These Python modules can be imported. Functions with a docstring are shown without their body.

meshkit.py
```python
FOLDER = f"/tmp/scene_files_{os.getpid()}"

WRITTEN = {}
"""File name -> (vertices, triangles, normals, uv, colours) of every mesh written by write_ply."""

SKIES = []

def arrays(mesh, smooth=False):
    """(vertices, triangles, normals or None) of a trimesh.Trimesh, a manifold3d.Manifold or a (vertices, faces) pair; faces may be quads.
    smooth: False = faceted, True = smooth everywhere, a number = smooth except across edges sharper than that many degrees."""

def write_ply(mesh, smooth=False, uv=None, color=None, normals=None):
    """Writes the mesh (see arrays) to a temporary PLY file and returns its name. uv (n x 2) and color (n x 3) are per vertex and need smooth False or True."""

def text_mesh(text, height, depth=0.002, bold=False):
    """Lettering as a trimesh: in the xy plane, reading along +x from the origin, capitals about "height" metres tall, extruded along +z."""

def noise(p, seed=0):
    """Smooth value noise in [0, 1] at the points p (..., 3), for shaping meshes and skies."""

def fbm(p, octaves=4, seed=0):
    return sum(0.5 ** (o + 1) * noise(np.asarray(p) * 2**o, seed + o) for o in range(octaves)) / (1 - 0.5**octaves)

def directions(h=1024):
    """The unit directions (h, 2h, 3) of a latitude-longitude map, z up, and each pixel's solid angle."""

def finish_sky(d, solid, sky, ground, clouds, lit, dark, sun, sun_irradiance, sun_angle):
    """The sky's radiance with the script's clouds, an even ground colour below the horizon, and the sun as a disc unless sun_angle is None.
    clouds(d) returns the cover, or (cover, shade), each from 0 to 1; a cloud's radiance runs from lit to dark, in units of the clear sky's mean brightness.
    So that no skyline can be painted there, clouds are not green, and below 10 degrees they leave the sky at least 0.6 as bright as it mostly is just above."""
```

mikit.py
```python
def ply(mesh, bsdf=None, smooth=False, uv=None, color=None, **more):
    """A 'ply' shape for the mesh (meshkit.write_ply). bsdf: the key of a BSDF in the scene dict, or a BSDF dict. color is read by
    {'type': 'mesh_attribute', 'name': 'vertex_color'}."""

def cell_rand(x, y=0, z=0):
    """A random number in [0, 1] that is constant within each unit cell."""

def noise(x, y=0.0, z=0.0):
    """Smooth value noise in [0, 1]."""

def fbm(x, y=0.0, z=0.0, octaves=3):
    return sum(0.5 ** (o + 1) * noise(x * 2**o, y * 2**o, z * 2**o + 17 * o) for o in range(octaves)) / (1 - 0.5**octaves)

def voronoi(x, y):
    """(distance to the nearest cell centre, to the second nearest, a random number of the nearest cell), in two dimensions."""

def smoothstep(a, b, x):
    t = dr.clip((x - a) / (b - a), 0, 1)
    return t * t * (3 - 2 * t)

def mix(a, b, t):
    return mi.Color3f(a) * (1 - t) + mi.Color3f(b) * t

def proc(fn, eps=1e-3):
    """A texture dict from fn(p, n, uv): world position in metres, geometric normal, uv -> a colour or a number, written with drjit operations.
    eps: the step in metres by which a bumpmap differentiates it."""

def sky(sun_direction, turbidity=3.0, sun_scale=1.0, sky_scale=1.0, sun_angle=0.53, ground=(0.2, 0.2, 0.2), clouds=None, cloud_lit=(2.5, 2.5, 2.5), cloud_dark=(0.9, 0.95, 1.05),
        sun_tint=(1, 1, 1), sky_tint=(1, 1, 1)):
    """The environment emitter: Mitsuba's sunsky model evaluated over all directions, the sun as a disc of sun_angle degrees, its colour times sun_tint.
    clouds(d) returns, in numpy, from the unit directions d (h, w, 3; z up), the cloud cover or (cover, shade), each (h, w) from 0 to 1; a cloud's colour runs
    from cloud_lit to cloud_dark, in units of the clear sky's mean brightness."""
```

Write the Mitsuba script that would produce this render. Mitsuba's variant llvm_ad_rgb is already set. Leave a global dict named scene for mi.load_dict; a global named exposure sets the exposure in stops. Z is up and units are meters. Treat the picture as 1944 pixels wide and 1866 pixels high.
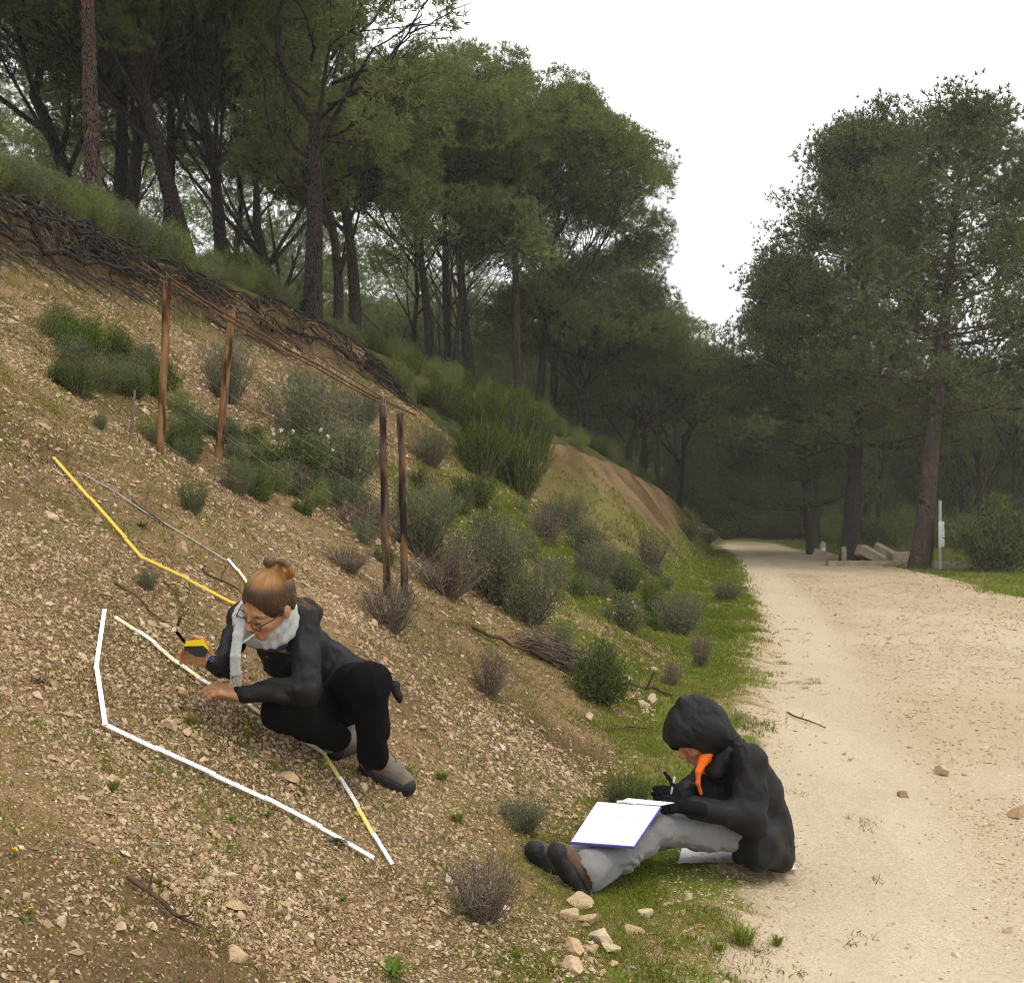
import math, random
import numpy as np, trimesh, drjit as dr, mitsuba as mi
import mikit, meshkit
from mikit import proc, noise, fbm, voronoi, cell_rand, smoothstep, mix
from scipy.interpolate import PchipInterpolator
from scipy.spatial.transform import Rotation
from scipy.sparse import coo_matrix

# ---------------------------------------------------------------- camera, sky, exposure
T = mi.ScalarTransform4f
scene, labels = {}, {}
FOC, CX, CY, EYE, HORIZON = 2100.0, 972.0, 933.0, 1.65, 970.0     # photograph: 1944 x 1866 pixels, horizon row
PITCH = math.atan((HORIZON - CY) / FOC)
scene['camera'] = {'type': 'perspective', 'fov_axis': 'x', 'fov': math.degrees(2 * math.atan(972 / FOC)), 'near_clip': 0.1, 'far_clip': 2000.0,
                   'to_world': T().look_at(origin=[0, 0, EYE], target=[0, math.cos(PITCH), EYE + math.sin(PITCH)], up=[0, 0, 1])}
scene['sky'] = mikit.sky([0.35, -0.25, 0.9], turbidity=4, sun_scale=0.22, sun_angle=18, clouds=lambda d: (np.ones(d.shape[:2]), np.clip(0.5 - 0.5 * d[..., 2], 0, 1) * 0.5), cloud_lit=(3.3, 3.3, 3.34), cloud_dark=(2.7, 2.74, 2.82), ground=(0.25, 0.2, 0.14))
exposure = 2.0
# damp air that greys the far trees
AIR = 0.0009
scene['air'] = {'type': 'homogeneous', 'albedo': {'type': 'rgb', 'value': [0.95, 0.95, 0.95]}, 'sigma_t': AIR}
scene['camera']['medium'] = {'type': 'ref', 'id': 'air'}
scene['haze'] = {'type': 'cube', 'to_world': T().translate([50, 300, 25]).scale([480, 320, 32]), 'bsdf': {'type': 'null'}, 'interior': {'type': 'ref', 'id': 'air'}}
labels['haze'] = {'label': 'thin grey haze between the far pines', 'kind': 'stuff'}

# ---------------------------------------------------------------- helpers
rng = np.random.default_rng(7)


def ray(px, py):
    """Direction (per metre of depth along +y) of a photograph pixel."""
    c, s = math.cos(PITCH), math.sin(PITCH)
    a, b = (px - CX) / FOC, -(py - CY) / FOC
    d = np.array([a, c - b * s, s + b * c])
    return d / d[1]


def at(px, py, y):
    return np.array([0, 0, EYE]) + ray(px, py) * y


def tag(key, label=None, cat=None, group=None, kind=None):
    e = {}
    kind = kind or ('thing' if cat else None)
    for k, v in (('label', label), ('category', cat), ('group', group), ('kind', kind)):
        if v:
            e[k] = v
    labels[key] = e


def fresh(name):
    """The name itself, or with the next three-digit number if it is taken."""
    k, i = name, 0
    while k in scene or k in labels or k in USED:
        i += 1
        k = f'{name}_{i:03d}'
    USED.add(k)
    return k


USED = set()


def put(key, mesh, bsdf, smooth=False, to_world=None, **kw):
    key = fresh(key)
    scene[key] = mikit.ply(mesh, bsdf, smooth=smooth, **kw) if not isinstance(mesh, dict) else dict(mesh)
    if to_world is not None:
        scene[key]['to_world'] = T(np.asarray(to_world, float).tolist())
    return key


def pose(loc, rz=0.0, s=1.0, tilt=(0, 0)):
    m = np.eye(4)
    m[:3, :3] = Rotation.from_euler('xyz', [tilt[0], tilt[1], rz]).as_matrix() * s
    m[:3, 3] = loc
    return m


def tube(points, radii, sides=7, cap=True):
    """A tapered tube along a polyline: (vertices, triangles)."""
    p = np.asarray(points, float)
    r = np.broadcast_to(np.asarray(radii, float), (len(p),))
    t = np.gradient(p, axis=0)
    t /= np.linalg.norm(t, axis=1, keepdims=True) + 1e-12
    a = np.cross(t[0], [0.31, 0.95, 0.1] if abs(t[0][1]) < 0.9 else [1, 0, 0.2])
    A = np.empty_like(p)
    for i in range(len(p)):
        a = a - t[i] * (a @ t[i])
        a /= np.linalg.norm(a) + 1e-12
        A[i] = a
    B = np.cross(t, A)
    ang = np.arange(sides) * 2 * np.pi / sides
    v = (p[:, None] + r[:, None, None] * (np.cos(ang)[None, :, None] * A[:, None] + np.sin(ang)[None, :, None] * B[:, None])).reshape(-1, 3)
    i, j = np.meshgrid(np.arange(len(p) - 1), np.arange(sides), indexing='ij')
    q = np.stack([i * sides + j, i * sides + (j + 1) % sides, (i + 1) * sides + (j + 1) % sides, (i + 1) * sides + j], -1).reshape(-1, 4)
    f = np.vstack([q[:, [0, 1, 2]], q[:, [0, 2, 3]]])
    if cap:
        n = len(v)
        v = np.vstack([v, p[:1], p[-1:]])
        k = np.arange(sides)
        f = np.vstack([f, np.stack([(k + 1) % sides, k, k * 0 + n], 1), np.stack([k + (len(p) - 1) * sides, (k + 1) % sides + (len(p) - 1) * sides, k * 0 + n + 1], 1)])
    return v, f


def join(parts):
    vs, fs, n = [], [], 0
    for v, f in parts:
        vs.append(np.asarray(v, float))
        fs.append(np.asarray(f, int) + n)
        n += len(v)
    return (np.vstack(vs), np.vstack(fs))


def blades(base, tip, width, side=None, mid=None):
    """Many single triangles, from a base edge of the given width to a tip: (vertices, triangles)."""
    base, tip = np.asarray(base, float), np.asarray(tip, float)
    d = tip - base
    if side is None:
        side = np.cross(d, rng.normal(size=d.shape))
    side = side / (np.linalg.norm(side, axis=1, keepdims=True) + 1e-12)
    w = np.broadcast_to(np.asarray(width, float), (len(base),))[:, None] / 2
    if mid is None:
        v = np.stack([base - side * w, base + side * w, tip], 1).reshape(-1, 3)
        return v, np.arange(len(v)).reshape(-1, 3)
    m = np.asarray(mid, float)
    v = np.stack([base - side * w, base + side * w, m - side * w * 0.8, m + side * w * 0.8, tip], 1).reshape(-1, 3)
    k = np.arange(len(base))[:, None] * 5
    return v, np.concatenate([k + [0, 1, 3], k + [0, 3, 2], k + [2, 3, 4]], 0)


def unit(v):
    v = np.asarray(v, float)
    return v / (np.linalg.norm(v, axis=-1, keepdims=True) + 1e-12)


def bezier(a, b, c, n):
    t = np.linspace(0, 1, n)[:, None]
    return (1 - t) ** 2 * np.asarray(a) + 2 * t * (1 - t) * np.asarray(b) + t ** 2 * np.asarray(c)


# ---------------------------------------------------------------- materials (each defined once)
def diffuse(fn_or_rgb, two=False, rough=None, spec=0.3):
    tex = proc(fn_or_rgb) if callable(fn_or_rgb) else {'type': 'rgb', 'value': list(fn_or_rgb)}
    if rough is None:
        b = {'type': 'diffuse', 'reflectance': tex}
    else:
        b = {'type': 'principled', 'base_color': tex, 'roughness': rough, 'specular': spec}
    return {'type': 'twosided', 'bsdf': b} if two else b


def leafy(dark, light, scale=1.7, trans=0.5):
    """Leaf colour that varies from clump to clump and from leaf to leaf."""
    def fn(p, n, uv):
        a = noise(p.x * scale, p.y * scale, p.z * scale)
        b = cell_rand(p.x * 23, p.y * 23, p.z * 23)
        return mix(dark, light, dr.clip(0.65 * a + 0.5 * b - 0.1, 0, 1))
    return {'type': 'principledthin', 'base_color': proc(fn), 'roughness': 0.7, 'diff_trans': trans, 'spec_trans': 0.0, 'eta': 1.3}


def bark(dark, light, red):
    def fn(p, n, uv):
        f1, f2, r = voronoi(p.x * 30 + p.y * 24 + 2 * noise(p.x * 9, p.y * 9, p.z * 4), p.z * 9 + 5 * noise(p.x * 5, p.y * 5, p.z))
        crack = smoothstep(0.02, 0.22, f2 - f1)
        c = mix(dark, mix(light, red, smoothstep(0.7, 0.95, r)), crack)
        return c * (0.75 + 0.5 * fbm(p.x * 22, p.y * 22, p.z * 12))
    return fn


def bark_height(p, n, uv):
    f1, f2, r = voronoi(p.x * 30 + p.y * 24 + 2 * noise(p.x * 9, p.y * 9, p.z * 4), p.z * 9 + 5 * noise(p.x * 5, p.y * 5, p.z))
    return smoothstep(0.0, 0.25, f2 - f1)


def bumped(bsdf, fn, scale, eps=2e-3):
    return {'type': 'bumpmap', 'texture': proc(fn, eps), 'scale': scale, 'bsdf': bsdf}


scene['bark_grey'] = bumped(diffuse(bark((0.011, 0.010, 0.009), (0.058, 0.051, 0.045), (0.078, 0.056, 0.043))), bark_height, 0.02)
scene['bark_red'] = bumped(diffuse(bark((0.016, 0.013, 0.012), (0.10, 0.082, 0.072), (0.19, 0.105, 0.078))), bark_height, 0.02)
scene['needles'] = leafy((0.079, 0.098, 0.038), (0.216, 0.242, 0.091), 0.9, 0.45)
scene['needles_grey'] = leafy((0.064, 0.083, 0.033), (0.175, 0.205, 0.081), 0.9, 0.4)
scene['needles_bright'] = leafy((0.104, 0.127, 0.042), (0.260, 0.293, 0.097), 0.9, 0.45)


def stone_colour(p, n, uv):
    """Each stone its own tone (uv holds two random numbers), with a little mottling."""
    a = mix((0.20, 0.132, 0.074), (0.44, 0.32, 0.185), smoothstep(0.0, 0.55, uv.x))
    a = mix(a, (0.60, 0.50, 0.365), smoothstep(0.5, 1.0, uv.x))
    a = mix(a, (0.30, 0.185, 0.12), 0.6 * smoothstep(0.78, 0.9, uv.y))
    a = mix(a, (0.22, 0.21, 0.19), 0.7 * smoothstep(0.94, 0.97, uv.y))
    return a * (0.72 + 0.56 * fbm(p.x * 70, p.y * 70, p.z * 70))


scene['stone'] = diffuse(stone_colour)
scene['grass_leaf'] = leafy((0.098, 0.128, 0.014), (0.240, 0.270, 0.044), 1.6, 0.5)
scene['dry_leaf'] = leafy((0.12, 0.085, 0.045), (0.24, 0.18, 0.10), 3.0, 0.3)
scene['heath_leaf'] = leafy((0.098, 0.111, 0.057), (0.203, 0.220, 0.121), 1.5, 0.4)
scene['scrub_leaf'] = leafy((0.098, 0.125, 0.038), (0.246, 0.273, 0.094), 1.1, 0.4)
scene['broom_leaf'] = leafy((0.051, 0.084, 0.011), (0.119, 0.169, 0.024), 1.6, 0.4)
scene['cistus_leaf'] = leafy((0.055, 0.081, 0.021), (0.124, 0.163, 0.047), 1.6, 0.4)
scene['fresh_leaf'] = leafy((0.069, 0.115, 0.016), (0.138, 0.218, 0.034), 2.2, 0.5)
scene['dead_twig'] = diffuse(lambda p, n, uv: mix((0.10, 0.075, 0.055), (0.24, 0.20, 0.16), fbm(p.x * 30, p.y * 30, p.z * 30)))
scene['brown_wood'] = diffuse(lambda p, n, uv: mix((0.045, 0.03, 0.02), (0.16, 0.11, 0.075), fbm(p.x * 40, p.y * 40, p.z * 25)))
scene['root_bark'] = diffuse(lambda p, n, uv: mix((0.016, 0.013, 0.011), (0.085, 0.078, 0.068), fbm(p.x * 26, p.y * 26, p.z * 26)))
scene['white_petal'] = diffuse((0.75, 0.74, 0.68), True)
scene['yellow_petal'] = diffuse((0.75, 0.5, 0.02), True)
# ---------------------------------------------------------------- the lie of the land
def curve(ys, vs):
    f = PchipInterpolator(np.array(ys, float), np.array(vs, float), extrapolate=False)
    lo, hi = ys[0], ys[-1]
    s0, s1 = float(f.derivative()(lo)), float(f.derivative()(hi))
    return lambda y: np.where(y < lo, vs[0] + s0 * (y - lo), np.where(y > hi, vs[-1] + s1 * (y - hi), f(np.clip(y, lo, hi))))


toe_x = curve([-8, 0, 3.8, 4.7, 6, 8, 11, 14, 16.5, 18.5, 20, 21.5, 23.5, 26, 33, 42, 52, 75], [-2.0, -.5, .17, .21, .45, .84, 1.35, 1.9, 2.4, 2.8, 3.1, 3.4, 3.75, 4.2, 5.6, 7.5, 9.6, 14.5])
left_x = curve([-8, 0, 3.9, 4.75, 6, 9.6, 15, 23, 38, 53, 75], [-1.0, 0, .66, .86, 1.15, 1.98, 3.3, 4.85, 7.6, 10.0, 15.0])
right_x = curve([-8, 10, 15, 21.6, 27, 33, 46, 53, 75], [15, 12, 11, 10, 10.9, 11.6, 12.4, 13.2, 18])
crest_x = curve([-8, 0, 6, 11, 12.3, 14, 15.3, 16.5, 18.5, 20, 21.3, 23.5, 26, 33, 42, 52, 75], [-8.5, -7.1, -6.0, -5.09, -4.81, -4.41, -3.88, -3.39, -2.48, -1.73, -1.14, -.5, .84, 3.1, 6.2, 8.8, 13.8])
crest_z = curve([-8, 0, 6, 11, 12.3, 14, 15.3, 16.5, 18.5, 20, 21.3, 23.5, 26, 33, 42, 52, 75], [4.8, 4.8, 4.78, 4.77, 4.84, 4.82, 4.75, 4.72, 4.34, 3.55, 2.97, 2.35, 3.2, 2.99, 1.95, 0.9, 0.5])


def smooth01(a, b, x):
    t = np.clip((x - a) / (b - a), 0, 1)
    return t * t * (3 - 2 * t)


def fb(x, y, s, o=3, seed=0):
    return meshkit.fbm(np.stack([np.asarray(x) * s, np.asarray(y) * s, np.zeros_like(np.asarray(x, float))], -1), o, seed) - 0.5


def ground(x, y, detail=True):
    """Height of the land at (x, y), with its lumps and rills."""
    x, y = np.broadcast_arrays(np.asarray(x, float), np.asarray(y, float))
    tx, cx, cz, lx = toe_x(y), crest_x(y), crest_z(y), left_x(y)
    w = np.maximum(tx - cx, 0.3)
    t = (tx - x) / w
    soft = 0.035
    tt = soft * np.log1p(np.exp(np.clip(t / soft, -40, 40)))           # eased out at the foot
    scarp = smooth01(0.972, 0.998, t)
    bank = cz * (np.minimum(tt, 1) * 0.90 + 0.10 * scarp * smooth01(24, 19, y) + 0.10 * np.minimum(tt, 1) * smooth01(19, 24, y))
    d = np.maximum(cx - x, 0)
    slope = 0.42 + 0.2 * smooth01(17, 26, y)
    hill = 7.0 * (1 - np.exp(-d * slope / 7.0))
    z = np.where(x < cx, cz + hill, bank)
    z = z - 0.05 * smooth01(0.0, 0.35, x - lx) * smooth01(70, 30, y)     # the track lies a little lower
    z = z + 9.0 * smooth01(60, 150, y) * smooth01(-60, -8, x - left_x(y))          # the wood rises beyond the bend
    if detail:
        on = smooth01(-0.05, 0.12, t)
        across = x * 0.98 - y * 0.18
        along = y * 0.98 + x * 0.18
        rill = fb(along, across * 0.18, 1.5, 3, 5)
        z = z + on * (0.22 * fb(x, y, 0.55, 3, 1) + 0.10 * rill + 0.075 * fb(x, y, 3.2, 3, 2)) * np.where(x < cx, 1.3, 1.0)
        z = z + (1 - on) * (0.03 * fb(x, y, 1.1, 3, 3) + 0.014 * fb(x, y, 6, 2, 4))
    return z


def hit(px, py, y0=1.5, y1=120.0):
    """Where the ray of a photograph pixel meets the land."""
    d = ray(px, py)
    ys = np.concatenate([np.arange(y0, 12, 0.02), np.arange(12, y1, 0.1)])
    h = EYE + d[2] * ys - ground(d[0] * ys, ys)
    k = np.nonzero(h < 0)[0]
    if not len(k):
        return at(px, py, y1)
    k = k[0]
    y = ys[k] if k == 0 else ys[k - 1] + (ys[k] - ys[k - 1]) * h[k - 1] / (h[k - 1] - h[k])
    return np.array([d[0] * y, y, float(ground(d[0] * y, y))])


def normal_at(x, y, e=0.06):
    n = np.stack([ground(x - e, y) - ground(x + e, y), ground(x, y - e) - ground(x, y + e), 0 * np.asarray(x, float) + 2 * e], -1)
    return unit(n)


def on_ground(x, y, lift=0.0):
    return np.array([x, y, float(ground(x, y)) + lift])


rows = np.concatenate([np.arange(-3, 1.6, 0.4), np.arange(1.6, 7.5, 0.035), np.arange(7.5, 14, 0.06), np.arange(14, 27, 0.12), np.arange(27, 60, 0.5), np.geomspace(60, 600, 40)])


def lateral(v):
    """uv of the land: metres right of the track's left edge, and metres right of the bank's foot."""
    return np.stack([v[:, 0] - left_x(v[:, 1]), v[:, 0] - toe_x(v[:, 1])], 1)


def strip(edges):
    """A sheet of land between two side lines, given as x of each row for fractions in [0, 1]."""
    lo, hi, fr = edges
    y = rows[:, None] + 0 * fr[None]
    x = lo(rows)[:, None] * (1 - fr) + hi(rows)[:, None] * fr
    z = ground(x, y)
    n, m = x.shape
    i, j = np.meshgrid(np.arange(n - 1), np.arange(m - 1), indexing='ij')
    q = np.stack([i * m + j, i * m + j + 1, (i + 1) * m + j + 1, (i + 1) * m + j], -1).reshape(-1, 4)
    v = np.stack([x, y, z], -1).reshape(-1, 3)
    return v, np.vstack([q[:, [0, 1, 2]], q[:, [0, 2, 3]]])


SOIL_D, SOIL_M, SOIL_L = (0.080, 0.052, 0.026), (0.235, 0.158, 0.082), (0.44, 0.325, 0.185)


def soil(p, n, uv):
    patch = fbm(p.x * 0.9, p.y * 0.9, p.z * 0.9)
    grain = fbm(p.x * 38, p.y * 38, p.z * 38)
    fine = cell_rand(p.x * 150, p.y * 150, p.z * 150)
    f1, f2, r = voronoi((p.x * 0.97 + p.y * 0.2 - p.z * 0.5) * 70 + 2 * noise(p.x * 40, p.y * 40, p.z * 40), (p.y - p.z * 0.3) * 70)
    c = mix(SOIL_D, SOIL_M, smoothstep(0.25, 0.62, 0.55 * patch + 0.45 * grain))
    c = mix(c, mix(SOIL_M, SOIL_L, r), smoothstep(0.45, 0.2, f1) * smoothstep(0.3, 0.55, 0.4 * patch + 0.6 * r))
    wet = smoothstep(0.5, 0.68, fbm(p.x * 0.75 + 31, p.y * 0.75, p.z * 0.75) * 0.75 + 0.25 * grain)
    c = mix(c, (0.082, 0.053, 0.031), 0.7 * wet)                        # dark damp earth between the drier stony patches
    c = mix(c, (0.115, 0.125, 0.034), 0.8 * smoothstep(0.56, 0.74, fbm(p.x * 1.6 + 9, p.y * 1.6, p.z * 1.6)) * smoothstep(0.35, 0.6, grain))
    return c * (0.78 + 0.44 * fine)


def soil_height(p, n, uv):
    f1, f2, r = voronoi((p.x * 0.97 + p.y * 0.2 - p.z * 0.5) * 70 + 2 * noise(p.x * 40, p.y * 40, p.z * 40), (p.y - p.z * 0.3) * 70)
    return fbm(p.x * 30, p.y * 30, p.z * 30) + 0.6 * r * smoothstep(0.5, 0.2, f1)


def sand(p, n, uv):
    grain = fbm(p.x * 55, p.y * 55, p.z * 20)
    patch = fbm(p.x * 0.8, p.y * 0.35)
    fine = cell_rand(p.x * 130, p.y * 130)
    c = mix((0.39, 0.30, 0.192), (0.53, 0.45, 0.325), 0.75 * patch + 0.5 * grain - 0.12)
    f1, f2, r = voronoi(p.x * 26, p.y * 26)
    c = mix(c, mix((0.30, 0.21, 0.13), (0.66, 0.58, 0.47), r), smoothstep(0.32, 0.18, f1) * smoothstep(0.70, 0.8, cell_rand(r * 999)) * smoothstep(0.35, 0.55, patch) * 0.9)
    wheel = smoothstep(0.2, 0.55, uv.x + 0.25 * fbm(p.x * 0.9, p.y * 0.4)) * smoothstep(1.5, 1.0, uv.x + 0.3 * fbm(p.x * 1.2, p.y * 0.5))
    c = mix(c, mix((0.49, 0.415, 0.29), (0.555, 0.48, 0.35), grain), 0.8 * wheel)     # fine packed sand along the wheel line
    damp = smoothstep(0.55, 0.75, fbm(p.x * 1.7 + 3, p.y * 0.6 + 8))
    c = mix(c, (0.34, 0.265, 0.185), 0.35 * damp * smoothstep(0.35, 0.6, grain))
    return c * (0.88 + 0.24 * fine)


def turf(p, n, uv):
    grain = fbm(p.x * 25, p.y * 25, p.z * 25)
    patch = fbm(p.x * 1.4, p.y * 1.4)
    fine = cell_rand(p.x * 150, p.y * 150)
    c = mix((0.25, 0.175, 0.095), (0.130, 0.162, 0.028), smoothstep(0.30, 0.55, patch * 0.6 + grain * 0.4))
    return c * (0.75 + 0.5 * fine)


def forest_floor(p, n, uv):
    a = fbm(p.x * 0.7, p.y * 0.7)
    g = fbm(p.x * 9, p.y * 9, p.z * 9)
    return mix((0.05, 0.055, 0.016), mix((0.10, 0.07, 0.04), (0.075, 0.105, 0.024), a), g) * (0.7 + 0.6 * cell_rand(p.x * 40, p.y * 40))


def cover(p, uv):
    """How much of a spot is sandy track and how much is turf: irregular borders, turf creeping up the foot of the bank further along."""
    edge = uv.x + 0.5 * (fbm(p.x * 1.3, p.y * 1.3) - 0.5) + 0.45 * (fbm(p.x * 7, p.y * 7) - 0.5)
    foot = uv.y + 0.5 * (fbm(p.x * 1.1 + 5, p.y * 1.1) - 0.5) + 0.35 * (fbm(p.x * 8, p.y * 8, p.z * 8) - 0.5)
    up = 4.2 * smoothstep(7.0, 14.0, p.y) * smoothstep(31.0, 23.0, p.y) + 1.0 * smoothstep(22.0, 30.0, p.y)
    w_sand = smoothstep(-0.12, 0.12, edge) * smoothstep(64.0, 58.0, p.y + 6 * fbm(p.x * 0.4, p.y * 0.2))
    bare = smoothstep(0.40, 0.62, 0.6 * fbm(p.x * 0.8, p.y * 0.8, p.z * 0.8) + 0.4 * fbm(p.x * 6, p.y * 6, p.z * 6))
    w_turf = smoothstep(-0.15 - up, 0.15 - 0.25 * up, foot) * (1 - 0.55 * bare * smoothstep(0.25, -0.1, foot))
    return w_sand, w_turf


def land(p, n, uv):
    w_sand, w_turf = cover(p, uv)
    c = mix(soil(p, n, uv), turf(p, n, uv), w_turf)
    return mix(c, sand(p, n, uv), w_sand)


def land_height(p, n, uv):
    return soil_height(p, n, uv) * smoothstep(0.1, -0.2, uv.x) + 0.7 * fbm(p.x * 42, p.y * 42) * smoothstep(-0.2, 0.1, uv.x)


scene['land'] = bumped(diffuse(land), land_height, 0.012)
scene['turf'] = bumped(diffuse(turf), lambda p, n, uv: fbm(p.x * 40, p.y * 40), 0.02)
scene['litter'] = diffuse(forest_floor)
far_left = lambda y: crest_x(y) - 12 - 0 * y
put('forest_hillside', strip((lambda y: crest_x(y) - 300, far_left, np.linspace(0, 1, 12) ** 0.4)), 'litter', True)
put('forest_hillside', strip((far_left, crest_x, np.linspace(0, 1, 60) ** 0.8)), 'litter', True)
for name, edges in (('bank_slope', (crest_x, toe_x, np.linspace(0, 1, 190))), ('grass_verge', (toe_x, left_x, np.linspace(0, 1, 26))), ('gravel_track', (left_x, right_x, np.linspace(0, 1, 70) ** 1.6))):
    m = strip(edges)
    put(name, m, 'land', True, uv=lateral(m[0]))
put('forest_ground', strip((right_x, lambda y: right_x(y) + 300, np.linspace(0, 1, 40) ** 2.4)), 'turf', True)
for k, l in (('forest_hillside', 'wooded hillside rising behind the top of the cut bank'), ('forest_hillside_001', 'upper edge of the hillside just behind the bank crest'), ('bank_slope', 'bare stony brown cut slope of the roadside bank'),
             ('grass_verge', 'narrow green strip between the bank foot and the track'), ('gravel_track', 'pale sandy gravel track leading to the trees'), ('forest_ground', 'grassy ground right of the track under the pines')):
    tag(k, l, None, None, 'structure')
# ---------------------------------------------------------------- pines
def tufts(centres, outward, n_blades, length, width, spread=1.0):
    """Needle bundles: blades fanning out of each centre round an outward direction."""
    k = len(centres)
    d = unit(np.repeat(outward, n_blades, 0) + spread * rng.normal(size=(k * n_blades, 3)) * 0.75)
    b = np.repeat(centres, n_blades, 0)
    L = length * rng.uniform(0.65, 1.2, (k * n_blades, 1))
    return blades(b + d * 0.03, b + d * L, width)


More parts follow.
